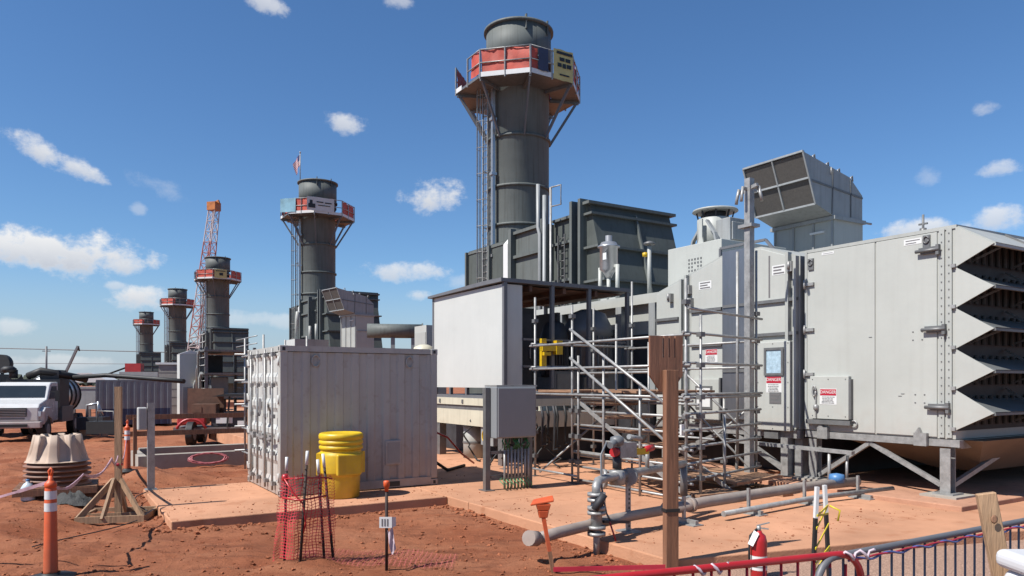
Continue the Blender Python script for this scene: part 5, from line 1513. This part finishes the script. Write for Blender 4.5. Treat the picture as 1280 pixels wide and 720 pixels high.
for (r_, z) in prof:
    for k in range(n):
        a = 2 * PI * k / n; s_ = (z - .415) / .46
        fl = 1 - (.09 + .20 * max(0, s_)) * sstep(-.30, .30, math.cos(a * 8)) * (1 if z > .43 else 0)
        vs.append((r_ * fl * math.cos(a), r_ * fl * math.sin(a), z - .028 * sstep(-.4, .4, math.cos(a * 8)) * (z > .86)))
m._add(vs, [(i * n + k, i * n + (k + 1) % n, (i + 1) * n + (k + 1) % n, (i + 1) * n + k) for i in range(len(prof) - 1) for k in range(n)], True)
m.build('fluted_cone', BEIGE, t)
t = wthing('water_jug', 'clear crumpled plastic water jug standing on the dirt by the pallet', 'jug', (-8.22, 12.55, ground_z(-8.22, 12.55)), 0)
m = MB(); m.lathe([(.0, .0), (.10, .0), (.11, .03), (.105, .12), (.11, .14), (.105, .22), (.06, .29), (.03, .31), (.03, .34), (.0, .345)], n=14, cap=False); m.build('bottle', CLEAR, t)
m = MB(); m.lathe([(.032, .33), (.032, .36), (0, .365)], n=10); m.build('cap', BLUEV, t)
m = MB(); m.lathe([(.111, .10), (.111, .19)], n=14, cap=False); m.build('label', M('pale blue label', (.35, .5, .65), .4), t)
m = MB(); G = []
for i in range(18):
    row = []
    for j in range(10):
        u, v = i / 17 * 2 - 1, j / 9 * 2 - 1; e = max(0, 1 - u * u - v * v * .9)
        row.append((u * .36, v * .2, .15 * e ** .6 + .16 * noise.noise(Vector((u * 5, v * 5, 2))) * e ** .4 - .02))
    G.append(row)
m.sheet(G); solo(m, 'mesh_bag', M('dark mesh sacking', (.05, .05, .048), .8, var=.4, scale=14, bump=.8, bscale=40), 'dark grey mesh sack slumped on the dirt next to the pallet', 'sack', (-7.35, 12.35, ground_z(-7.35, 12.35)))

t = wthing('braced_post', 'wooden post standing on a braced square timber foot', 'post', (-6.15, 11.55, ground_z(-6.15, 11.5)), R(12))
m = MB(); m.box(-.045, .045, -.045, .045, .0, 2.05); m.build('post', WOOD, t)
for (x0, x1, y) in ((-.48, .48, -.42), (-.48, .48, .42)):
    m = MB(); m.box(x0, x1, y - .02, y + .02, 0, .10); m.build('foot_board', WOOD, t)
for x in (-.46, .46):
    m = MB(); m.box(x - .02, x + .02, -.40, .40, 0, .09); m.build('foot_board', WOOD, t)
m = MB(); m.box(-.45, .45, -.065, -.047, .005, .09); m.build('foot_board', WOOD, t)
for (p, q) in (((-.45, -.40, .06), (-.05, -.06, .60)), ((.45, -.40, .06), (.05, -.06, .60)), ((.0, .40, .05), (0, .05, .55)), ((-.10, -.43, .05), (-.03, -.08, .62))):
    m = MB(); m.beam(p, q, .04, .085); m.build('brace', WOOD, t)
m = MB(); m.lathe([(.068, .82), (.07, .86)], n=4); m.build('tape_band', TAPER, t)

t = pthing('box_post', 'galvanised channel post carrying a small grey weatherproof box', 'post', (13.22, -16.48, .12))
m = MB(); x, y = 13.22, -16.48
m.box(x - .06, x + .06, y - .06, y - .05, .12, 1.72); m.box(x - .06, x - .05, y - .05, y + .06, .12, 1.72); m.box(x + .05, x + .06, y - .05, y + .06, .12, 1.72); m.box(x - .02, x + .02, y + .05, y + .06, .12, 1.72); m.build('channel', STEEL, t)
m = MB(); m.box(x - .12, x + .12, y - .1, y + .1, .12, .135); m.build('base_plate', STEEL, t)
m = MB(); m.box(x - .16, x + .05, y - .22, y - .065, 1.22, 1.64); o = m.build('box', M('pale box', (.55, .54, .51), .5, var=.06), t); bevel(o, .02, 2)
m = MB(); m.box(x + .052, x + .06, y - .20, y - .08, 1.25, 1.61); m.build('cover', SCOOP, o)
m = MB(); rr = random.Random(3); P = [(-6.55, 13.3, .14), (-6.5, 12.8, .13), (-6.3, 12.3, .13), (-6.05, 11.9, .13), (-5.6, 11.35, .13)]
m.tube(P, .010, 5); solo(m, 'ground_cable', BLACK, 'thin dark cable lying across the left corner of the slab', 'cable')
P = []
for i in range(60):
    u = i / 59; x = -5.5 - .35 * u + .06 * math.sin(u * 5); y = 10.85 - 1.75 * u; P.append((x, y, base_z(x, y) + .075))
m = MB(); m.tube(P, .008, 5); solo(m, 'ground_cable', BLACK, 'dark cable trailing over the dirt in front of the slab corner', 'cable')
# caution tape from the nearest delineator to the braced post and beyond
m = MB(); pts = [(-12.5, 11.0, .72), (-8.9, 9.1, .62), (-5.1, 8.1, 1.0), (-5.45, 9.4, .93), (-5.9, 10.9, .97), (-6.12, 11.5, 1.0)]
P = []
for k in range(len(pts) - 1):
    for i in range(10):
        u = i / 10; p = Vector(pts[k]).lerp(Vector(pts[k + 1]), u); p.z -= .12 * math.sin(PI * u) * (1 if k != 1 else 2); P.append(p)
for i in range(len(P) - 1): m.beam(P[i], P[i + 1], .012, .035 + .012 * math.sin(i))
solo(m, 'barrier_tape', M('pale striped tape', (.52, .33, .38), .5, var=.4, scale=7), 'pale pink barrier tape sagging from the near orange delineator to the braced post', 'tape')
m = MB(); P = [Vector((-6.15, 11.55, 1.05)).lerp(Vector((-8.95, 17.15, .75)), i / 14) for i in range(15)]
for i, p in enumerate(P): p.z -= .3 * math.sin(PI * i / 14)
for i in range(14): m.beam(P[i], P[i + 1], .012, .06)
solo(m, 'barrier_tape', M('pale striped tape far', (.50, .30, .34), .5, var=.4, scale=5), 'pale barrier tape sagging from the braced post to the distant orange delineator', 'tape')

# ------------------------------------------------------------------ trench and barricade behind
t = pthing('concrete_curb', 'low concrete trench walls left of the container', 'wall', (7.5, -14.5, -.1))
for (a0, a1, b0, b1) in ((7.8, 8.0, -16.0, -12.6), (5.6, 5.8, -16.0, -12.6)):
    m = MB(); m.box(a0, a1, b0, b1, -.5, .30); o = m.build('wall', CONC, t); bevel(o, .012, 1)
m = MB(); m.box(5.8, 7.8, -16.2, -16.0, -.5, .25); o = m.build('end_wall', CONC, t)
t = pthing('timber_barricade', 'two rail timber barricade behind the low concrete wall', 'barricade', (8.3, -14.5, 0))
for z in (.70, 1.13):
    m = MB(); m.box(6.9, 6.94, -16.4, -12.4, z, z + .13); m.build('rail', WOODR, t)
for b in (-16.2, -13.35):
    m = MB(); m.box(6.945, 7.03, b - .045, b + .045, -.4, 1.35 if b > -15 else 1.2); m.build('post', WOODR, t)
m = MB(); rr = random.Random(9); pts = []
for i in range(110):
    a = i * .42; r_ = .36 + .04 * math.sin(i * .9) + .03 * rr.random(); pts.append((r_ * 1.15 * math.cos(a), .10 * math.sin(a) - .1 + .04 * rr.random(), .14 + .12 * math.sin(a) + .03 * rr.random()))
m.tube(pts, .017, 6); p = pw(8.25, -14.65, 0); solo(m, 'hose_coil', PINK, 'coil of pink hose leaning against the low concrete wall', 'hose', (p[0], p[1], .02), R(32))

# scaffold tower left of the container
t = pthing('scaffold_tower', 'narrow scaffold tower standing just behind the left side of the container', 'scaffold', (9.5, -14.0, 0))
for (a, b) in ((9.0, -13.9), (9.0, -12.9), (10.9, -13.9), (10.9, -12.9)):
    tb('standard', [(a, b, -.2), (a, b, 3.2)], .025, STEEL, t)
for z in (.35, .95, 1.5, 2.1, 2.75):
    tb('ledger', [(8.8, -13.92, z), (11.1, -13.92, z)], .025, STEEL, t); tb('transom', [(9.0, -14.15, z + .05), (9.0, -12.6, z + .05)], .025, STEEL, t); tb('transom', [(10.9, -14.15, z + .05), (10.9, -12.6, z + .05)], .025, STEEL, t)
m = MB(); m.box(9.0, 10.9, -13.8, -13.0, .98, 1.02); m.build('deck_board', PLANK, t)

# ------------------------------------------------------------------ vehicles and equipment at the left
t = wthing('vacuum_truck', 'white vacuum tanker truck facing the camera with a black hose boom', 'truck', (-21.6, 31.8, -.5), R(18))
pr = [(.08, .8), (.0, .95), (.02, 1.5), (.22, 1.66), (1.3, 1.86), (1.32, 1.88), (1.78, 2.5), (1.95, 2.6), (3.05, 2.62), (3.1, .8)]
m = MB(); m.prism(pr, 'x', -1.08, 1.08); o = m.build('cab', TRUCKW, t); bevel(o, .06, 3)
for s in (-1, 1):
    m = MB(); m.prism([(.1, .75), (.1, 1.35), (.35, 1.5), (1.1, 1.5), (1.45, 1.2), (1.5, .7), (1.3, .95), (.75, 1.1), (.5, .9)], 'x', s * 1.16 - .11, s * 1.16 + .11); o = m.build('fender', TRUCKW, t); bevel(o, .03, 2)
    m = MB(); m.box(s * .95 - .2, s * .95 + .2, .02, .1, 1.12, 1.34); m.build('headlight', CLEAR, t)
    m = MB(); m.box(s * 1.42 - .09, s * 1.42 + .09, 1.5, 1.56, 1.75, 2.25); m.beam((s * 1.1, 1.6, 2.2), (s * 1.4, 1.55, 2.15), .03, .03); m.build('mirror', BLACK, t)
m = MB(); m._add([(-.95, 1.33, 1.93), (.95, 1.33, 1.93), (.92, 1.71, 2.45), (-.92, 1.71, 2.45)], [(0, 1, 2, 3)]); m.build('windshield', GLASS, t)
for s in (-1, 1):
    m = MB(); m.prism([(1.55, 1.85), (1.95, 2.42), (2.75, 2.42), (2.75, 1.85)], 'x', s * 1.09 - .012, s * 1.09 + .012); m.build('side_window', GLASS, t)
m = MB(); m.box(-.62, .62, -.03, .03, 1.12, 1.5); gr = m.build('grille', BLACK, t)
m = MB()
for i in range(5): m.box(-.6, .6, -.04, -.03, 1.15 + i * .07, 1.17 + i * .07)
m.build('grille_bar', CHROME, gr)
m = MB(); m.box(-1.2, 1.2, -.2, .12, .62, .90); o = m.build('bumper', TRUCKW, t); bevel(o, .03, 2)
m = MB(); m.box(-.7, .7, -.22, -.19, .68, .80); m.build('lower_intake', BLACK, t)
m = MB(); m.box(-.55, .55, -.012, .02, 1.0, 1.06); m.build('nameplate', INKG, t)


def wheel(par, x, y, z, r, w):
    m = MB(); m.tube([(x - w / 2, y, z), (x - w / 2 + .03, y, z), (x + w / 2 - .03, y, z), (x + w / 2, y, z)], r, 24); o = m.build('wheel', BLACK, par)
    m = MB(); m.tube([(x - w / 2 - .012, y, z), (x + w / 2 + .012, y, z)], r * .52, 18); m.build('rim', STEEL, o)


for (x, y) in ((-1.08, .8), (1.08, .8), (-1.0, 6.0), (1.0, 6.0), (-1.0, 7.2), (1.0, 7.2)): wheel(t, x, y, .5, .5, .32)
m = MB(); m.box(-.45, .45, .5, 8.2, .6, .85); m.box(-1.15, 1.15, 3.5, 5.6, .7, 1.45); m.build('chassis', STEELD, t)
m = MB(); n = 28; prof = [(.02, 5.4), (.6, 5.42), (.95, 5.6), (1.0, 5.7), (1.0, 7.8), (.85, 8.1), (.02, 8.25)]
m.lathe(prof, n=n, cap=False); m.v = [(v[0], v[2], 1.95 + v[1]) for v in m.v]; m.build('tank', SILVER, t)
for y in (5.8, 6.7, 7.6):
    m = MB(); m.lathe([(1.0, y), (1.06, y), (1.06, y + .12), (1.0, y + .12)], n=n, cap=False); m.v = [(v[0], v[2], 1.95 + v[1]) for v in m.v]; m.build('tank_band', BLACK, t)
m = MB(); m.box(-1.1, 1.1, 3.3, 5.0, 1.4, 2.75); m.box(.2, 1.0, 3.5, 4.9, 2.75, 3.2); m.tube([(-.9, 3.6, 2.8), (-.9, 3.6, 3.2)], .18, 10); m.build('vacuum_unit', DKIN, t)
for k, (P, r_) in enumerate(((((-.3, 3.6, 2.9), (.3, 3.4, 3.15), (1.2, 3.8, 2.95), (2.0, 4.4, 2.75)), .17), (((1.5, 3.9, 2.85), (3.0, 3.6, 2.95), (5.0, 2.2, 2.8), (6.8, .8, 2.65)), .11))):
    m = MB(); m.tube(P, r_, 10); m.build('hose_boom', BLACK, t)
m = MB(); m.lathe([(.02, 0), (.3, .05), (.32, .2), (.2, .3), (.02, .32)], n=14); m.v = [(v[0] - 1.0, v[1] + 3.3, v[2] + 3.05) for v in m.v]; m.build('work_lamp', BLACK, t)
t = wthing('tractor_unit', 'dark machine with a white cab corner, cut off by the left edge behind the truck', 'truck', (-25.9, 35, -.5), R(13))
m = MB(); m.box(-1.2, 1.2, 0, 2.4, .8, 2.5); o = m.build('cab', TRUCKW, t); bevel(o, .08, 2)
m = MB(); m.box(-1.0, 1.0, -.02, 0, 1.6, 2.35); m.build('windshield', GLASS, t)
m = MB(); m.box(-.2, 1.1, .8, 2.2, 2.5, 3.0); m.tube([(.6, 1, 3.0), (.6, 1, 3.3)], .06, 8); m.build('roof_gear', BLACK, t)
for (x, y) in ((-1.0, .8), (1.0, .8)): wheel(t, x, y, .5, .5, .3)
t = wthing('fan_mast', 'dark round fan head on a short mast at the left edge above the trucks', 'fan', (-26.2, 38, -.5), 0)
m = MB(); m.tube([(0, 0, 0), (0, 0, 3.3)], .08, 8); m.build('mast', STEELD, t)
m = MB(); m.tube([(0, -.15, 3.55), (0, .15, 3.55)], .48, 20); m.build('head', BLACK, t)


def wbox(name, label, cat, px, depth, w, dpt, z0, z1, mat, rot=R(32), extras=None, group=None):
    x = (px - 640) / 924 * depth
    t = wthing(name, label, cat, (x, depth, z0), rot, group)
    m = MB(); m.box(-w / 2, w / 2, 0, dpt, 0, z1 - z0); o = m.build('body', mat, t); bevel(o, .03, 2)
    return t


t = wthing('blue_container', 'slate blue corrugated container with a dark navy lower half behind the braced post', 'container', ((168 - 640) / 924 * 44, 44, -.5), R(28))
m = MB(); P = [(x - 1.95, -d * .02) for (x, d) in [(q[0], q[1] / .028) for q in corr(0, 3.9, .36)]]
m._add([(p[0], p[1], z) for z in (.1, 1.05) for p in P], [(i, i + 1, len(P) + i + 1, len(P) + i) for i in range(len(P) - 1)]); m.build('lower_panel', NAVY, t)
m = MB(); m._add([(p[0], p[1], z) for z in (1.05, 2.65) for p in P], [(i, i + 1, len(P) + i + 1, len(P) + i) for i in range(len(P) - 1)]); m.build('upper_panel', BLUEC, t)
m = MB(); m.box(-1.97, 1.97, .06, 2.4, .1, 2.6); m.build('core', BLUEC, t)
m = MB(); m.box(-2.0, 2.0, -.02, 2.4, 2.65, 2.75); m.box(-2.02, -1.92, -.02, .1, .1, 2.65); m.box(1.92, 2.02, -.02, .1, .1, 2.65); m.build('frame_rail', BLUEC, t)
t = wthing('skip_bin', 'grey low box bin behind the vacuum truck', 'bin', ((112 - 640) / 924 * 47, 47, -.5), R(10))
m = MB(); m.box(-1.0, 1.1, 0, 2, .9, 2.3); m.build('body', SCOOP, t)
m = MB(); m.box(-1.05, 1.15, -.04, 2.04, 2.2, 2.32); m.build('rim', STEEL, t)
m = MB()
for x in (-.9, 0, 1): m.box(x - .06, x + .06, -.02, .1, -.0, .9)
m.build('leg', STEELD, t)
t = wthing('canopy_tent', 'small white pitched canopy far behind the vacuum truck', 'tent', ((107 - 640) / 924 * 62, 62, -.5), R(10))
m = MB(); m.prism([(-2, 2.6), (2, 2.6), (.4, 3.4), (-.6, 3.4)], 'y', 0, 3); m.build('roof', PLATE, t)
m = MB()
for x in (-1.9, 1.9):
    for y in (.1, 2.9): m.box(x - .05, x + .05, y - .05, y + .05, 0, 2.6)
m.build('pole', STEELD, t)
t = wthing('white_shed', 'narrow tall white cabinet with one grey shaded side near the far stacks', 'cabinet', ((237 - 640) / 924 * 50, 50, -.5), PA)
m = MB(); m.box(-.6, .6, -.7, .7, 0, 4.5); m.build('body', WHITE, t)
m = MB(); m.prism([(-.72, 4.5), (.72, 4.5), (0, 4.75)], 'x', -.62, .62); m.build('roof', PLATE, t)
m = MB(); m.box(.6, .62, -.5, .5, .3, 2.3); m.build('door', SCOOP, t)
t = wthing('block_shelter', 'grey block shelter with a pale roof edge beside the narrow white cabinet', 'shelter', ((217 - 640) / 924 * 54, 54, -.5), R(15))
m = MB(); m.box(-1, 1, 0, 2.5, 0, 3.9); m.build('wall', BRICK, t)
m = MB(); m.box(-1.2, 1.2, -.1, 2.6, 3.9, 4.05); m.build('roof', PLATE, t)
m = MB()
for i in range(6): m.box(-1, 1, -.012, 0, .6 * i + .3, .6 * i + .33)
m.build('course_line', INKG, t)

t = wthing('trailer_machine', 'red and black trailer mounted machine with a rusty sheet and a big wheel', 'trailer', ((252 - 640) / 924 * 30.5, 30.5, -.5), R(10))
wheel(t, -.35, -.2, .5, .5, .26); wheel(t, -.35, 1.6, .5, .5, .26)
m = MB(); m.tube([(-.35 + .6 * math.cos(R(a)), -.2, .5 + .6 * math.sin(R(a))) for a in range(20, 161, 14)], .06, 6); m.build('fender', RED2, t)
m = MB(); m.box(-1.1, 2.2, 0, 1.5, .62, .75); m.beam((2.2, .7, .68), (3.6, .7, .5), .1, .1); m.build('chassis', STEELD, t)
m = MB(); m.box(-.95, .15, -.05, .9, .85, 1.25); o = m.build('engine_hood', RED2, t); bevel(o, .05, 2)
m = MB(); m.box(-.4, .55, 0, .8, 1.27, 1.7); m.box(-.35, -.0, -.02, 0, 1.35, 1.6); m.build('tool_box', RUST, t)
m = MB(); m.box(-.75, .7, .85, .9, 1.3, 2.35); m.build('rusty_sheet', RUST, t)
m = MB(); m.box(.35, 2.0, .1, 1.3, .78, 1.3); m.build('engine', DKIN, t)
m = MB(); m.box(.55, 1.2, .06, .1, .9, 1.2); m.box(1.4, 1.75, .06, .1, .82, 1.0); m.build('label', PLATE, t)
m = MB(); m.prism([(.4, 2.02), (.9, 2.12), (2.9, 2.12), (2.9, 2.02)], 'y', -.2, 1.6); m.build('canopy', BLACK, t)
for x in (1.0, 1.7, 2.6):
    m = MB(); m.beam((x, 0, .75), (x + .1, 0, 2.02), .07, .07); m.build('canopy_post', BLACK, t)
t = wthing('portable_pump', 'low dark pump on legs between the tanker truck and the blue container', 'pump', ((112 - 640) / 924 * 35, 35, -.5), R(5))
m = MB(); m.box(-.6, .6, 0, .8, .35, .95); m.build('body', DKIN, t)
m = MB(); m.tube([(-.3, .4, .95), (-.3, .4, 1.5), (.2, .4, 1.6), (.4, .4, 1.0)], .07, 8); m.tube([(.3, .2, .9), (.3, .2, 1.7)], .05, 8); m.build('manifold', SILVER, t)
for x in (-.5, .5):
    m = MB(); m.box(x - .04, x + .04, .1, .7, 0, .35); m.build('leg', STEELD, t)
t = wthing('generator_set', 'small dark generator with red parts left of the blue container', 'generator', ((128 - 640) / 924 * 33, 33, -.5), R(5))
m = MB(); m.box(-.7, .5, 0, .9, .3, .85); m.build('body', BLACK, t)
m = MB(); m.box(.52, .7, .1, .4, .3, .7); m.build('cap', RED2, t)
m = MB(); m.tube([(-.4, .4, .85), (-.4, .4, 1.3), (.3, .4, 1.3), (.3, .4, .85)], .03, 6); m.build('frame', STEEL, t)
t = wthing('red_tank', 'red box with a black arm on top of equipment under the farthest stack', 'equipment box', ((166 - 640) / 924 * 70, 70, 3.0), R(10))
m = MB(); m.box(-.7, .7, 0, 1, .1, .9); m.build('body', RED2, t)
m = MB(); m.tube([(-.7, .3, .5), (-2.5, .3, -.2), (-5.5, .2, -.6)], .09, 6); m.build('arm', BLACK, t)
m = MB(); m.box(-1.2, 2.2, 0, 2, -3.4, .1); m.build('stand', SCOOP, t)
# pipe rack beside the middle stack
px0 = (283 - 640) / 924 * 52
t = wthing('pipe_rack', 'cluttered steel pipe rack with platforms left of the container, below the middle stack', 'pipe rack', (px0, 52, -.5), PA)
for (x, y) in ((-2, -2), (0, -2), (2, -2), (-2, 1), (2, 1), (4, -2), (4, 1)):
    m = MB(); m.box(x - .09, x + .09, y - .09, y + .09, 0, 4.9); m.build('column', FRAME, t)
for z in (1.6, 3.1, 4.6):
    m = MB(); m.box(-2.2, 4.2, -2.15, 1.15, z, z + .12); m.build('platform', STEELD, t)
    m = MB()
    for y in (-2.12, 1.12):
        m.tube([(-2.2, y, z + .6), (4.2, y, z + .6)], .035, 6); m.tube([(-2.2, y, z + 1.1), (4.2, y, z + 1.1)], .035, 6)
    m.build('guard_rail', STEEL, t)
for i, (x, y, z, w, h, mt) in enumerate(((-1.2, -1.4, .1, 1.1, 1.4, DKIN), (.6, -1.2, .1, 1.2, 1.3, MOTOR), (2.6, -1.2, .1, 1.0, 1.4, DKIN), (-.8, -1.2, 1.75, 1.0, 1.2, DKIN), (1.2, -1.0, 1.75, 1.1, 1.1, DKIN), (2.9, -1.1, 1.75, .8, 1.2, MOTOR), (.2, -1, 3.25, 1.4, 1.2, DKIN))):
    m = MB(); m.box(x - w / 2, x + w / 2, y - .5, y + .6, z, z + h); o = m.build('equipment_box', mt, t); bevel(o, .04, 1)
for i in range(9):
    m = MB(); x = -2.1 + .7 * i; m.tube([(x, -2.3, .2), (x, -2.3, 2.4 + (i * 7 % 5) * .5), (x + .5, -2.3, 2.7 + (i * 7 % 5) * .5)], .06 + .02 * (i % 3), 8); m.build('pipe', (SILVER, STEEL, PAINT2)[i % 3], t)
m = MB(); m.box(1.0, 2.2, -2.25, -2.05, 2.5, 2.75); m.build('yellow_bracket', YELP, t)
# things behind the container
t = wthing('grey_filter_box', 'low grey box with a white end at the foot of the second stack', 'equipment box', ((384 - 640) / 924 * 49, 49, -.4), PA)
m = MB(); m.box(-1.1, 1.1, -1.1, 1.1, 0, 5.3); m.build('body', SCOOP, t)
m = MB(); m.box(-1.1, 1.1, -1.13, -1.1, .3, 5.3); m.build('end_panel', WHITE, t)
m = MB(); m.tube([(-.6, -.5, 5.3), (-.6, -.5, 6.6), (-.4, -.5, 7.2)], .14, 8); m.tube([(.6, 0, 5.3), (.6, 0, 6.2)], .09, 8); m.tube([(0, .6, 5.3), (0, .6, 6.4)], .09, 8); m.build('pipe', PAINT2, t)
t = wthing('bypass_duct', 'big dark horizontal round duct on stands between the scoop and the white enclosure', 'duct', ((506 - 640) / 924 * 44, 44, 0), R(10))
m = MB(); m.tube([(-2.2, 0, 5.15), (1.0, 0, 5.15)], .42, 20); m.tube([(1.0, 0, 5.15), (1.08, 0, 5.15)], .48, 20); m.build('duct', DARK, t)
for x in (-.7, .5):
    m = MB(); m.box(x - .12, x + .12, -.2, .2, 0, 4.75); m.build('stand', BLUEC, t)
t = wthing('domed_tank', 'cream domed tank top peeking over the right end of the container roof', 'tank', ((530 - 640) / 924 * 21, 21, .12), 0)
m = MB(); m.lathe([(.26, 0), (.26, 2.78), (.32, 2.8), (.33, 2.86), (.28, 2.98), (.12, 3.05), (.01, 3.06)], n=24); m.build('shell', CREAM, t)
m = MB(); m.lathe([(.34, 2.79), (.34, 2.82)], n=24, cap=False); m.build('band', STEELD, t)
t = wthing('white_cabinet', 'pale square cabinet showing between the dark duct and the white enclosure wall', 'cabinet', ((538 - 640) / 924 * 27, 27, .0), PA)
m = MB(); m.box(-.5, .5, -.4, .4, 0, 4.15); m.build('body', PAINT, t)
m = MB(); m.box(-.45, .45, -.42, -.4, .3, 3.9); m.build('door', PAINT2, t)
sc = bpy.data.objects['ventilation_scoop']
dup(sc, (-10.2, 48.5, 4.0), PA + R(9), 'smaller looking grey air scoop by the second stack, above the container')

# ------------------------------------------------------------------ lattice crane, far boom, lines
t = wthing('lattice_boom', 'tall red and white lattice crane boom rising behind the middle stack', 'crane', (-46.6, 110, 0), R(-15))
p0, p1 = Vector((-1.2, 0, -.5)), Vector((2.6, 0, 27.5)); n = 18
for seg in range(6):
    m = MB()
    for k in range(seg * 3, seg * 3 + 3):
        c0, c1 = p0.lerp(p1, k / n), p0.lerp(p1, (k + 1) / n); w0, w1 = 1.15 - .62 * k / n, 1.15 - .62 * (k + 1) / n
        q0 = [c0 + Vector((i * w0, j * w0, 0)) for i, j in ((-1, -1), (1, -1), (1, 1), (-1, 1))]; q1 = [c1 + Vector((i * w1, j * w1, 0)) for i, j in ((-1, -1), (1, -1), (1, 1), (-1, 1))]
        for i in range(4):
            m.tube([q0[i], q1[i]], .085, 5, cap=False); m.tube([q0[i], q1[(i + 1) % 4]], .042, 4, cap=False); m.tube([q0[(i + 1) % 4], q1[i]], .042, 4, cap=False); m.tube([q1[i], q1[(i + 1) % 4]], .042, 4, cap=False)
    m.build('boom_section', CRANER if seg % 2 == 0 else CRANEW, t)
m = MB(); c_ = p1; m.box(c_.x - .7, c_.x + .7, c_.y - .7, c_.y + .7, c_.z, c_.z + 1.2); m.beam((c_.x - .9, c_.y, c_.z + .6), (c_.x + .9, c_.y, c_.z + 1.3), .3, .5); m.build('boom_head', M('crane orange', (.5, .16, .03), .5, var=.3), t)
m = MB(); m.box(-3, .5, -1.5, 1.5, 0, 2.2); m.build('crane_cab', RED2, t)
t = wthing('telescopic_boom', 'thin dark crane boom raised at an angle far beyond the tanker truck', 'crane', ((80 - 640) / 924 * 120, 120, 0), 0)
m = MB(); m.beam((-.9, 0, 1.2), (2.3, 0, 8.0), .3, .35); m.build('boom', FRAME, t)
m = MB(); m.box(-2.2, .4, -1, 1, 0, 1.6); m.build('carrier', FRAME, t)
m = MB(); m.tube([(2.3, 0, 8.0), (2.5, 0, 7.2)], .12, 6); m.build('hook', BLACK, t)
t = wthing('utility_pole', 'slim dark utility pole far behind the tanker truck', 'pole', ((58 - 640) / 924 * 170, 170, 0), 0)
m = MB(); m.tube([(0, 0, 0), (0, 0, 10.4)], .22, 8); m.build('pole', FRAME, t)
m = MB(); m.box(-.9, .9, -.1, .1, 9.2, 9.4); m.build('cross_arm', FRAME, t)
for (z0, z1, lab) in ((10.1, 8.6, 'upper thick power line across the sky at the left'), (6.6, 6.2, 'lower thin power line close to the horizon at the left')):
    m = MB(); m.tube([(-150 + 20 * i, 172, z0 + (z1 - z0) * (i * 20 - 30) / 60 - .012 * (i - 3) ** 2) for i in range(8)], .11 if z0 > 8 else .06, 5, cap=False)
    solo(m, 'power_line', FRAME, lab, 'power line', group='power lines')
m = MB(); G = []; rr = random.Random(11)
for k in range(420):
    x = -420 + 2 * k + rr.uniform(-1, 1); y = 420 + rr.uniform(-30, 60); h = rr.uniform(3, 7.5); w = rr.uniform(3, 6)
    vs = []; n = 9
    for i in range(n):
        a = 2 * PI * i / n; vs.append((x + w * math.cos(a) * rr.uniform(.7, 1.1), y + w * math.sin(a) * rr.uniform(.7, 1.1), rr.uniform(0, .4 * h)))
    vs += [(x + w * .6 * math.cos(2 * PI * i / n) * rr.uniform(.5, 1.2), y + w * .6 * math.sin(2 * PI * i / n), h * rr.uniform(.6, 1)) for i in range(n)] + [(x, y, h)]
    m._add(vs, [(i, (i + 1) % n, n + (i + 1) % n, n + i) for i in range(n)] + [(n + i, n + (i + 1) % n, 2 * n) for i in range(n)])
solo(m, 'far_treeline', M('far trees', (.07, .085, .06), .9, var=.4, scale=.1), 'low bluish line of distant trees along the horizon', 'trees', kind='stuff')
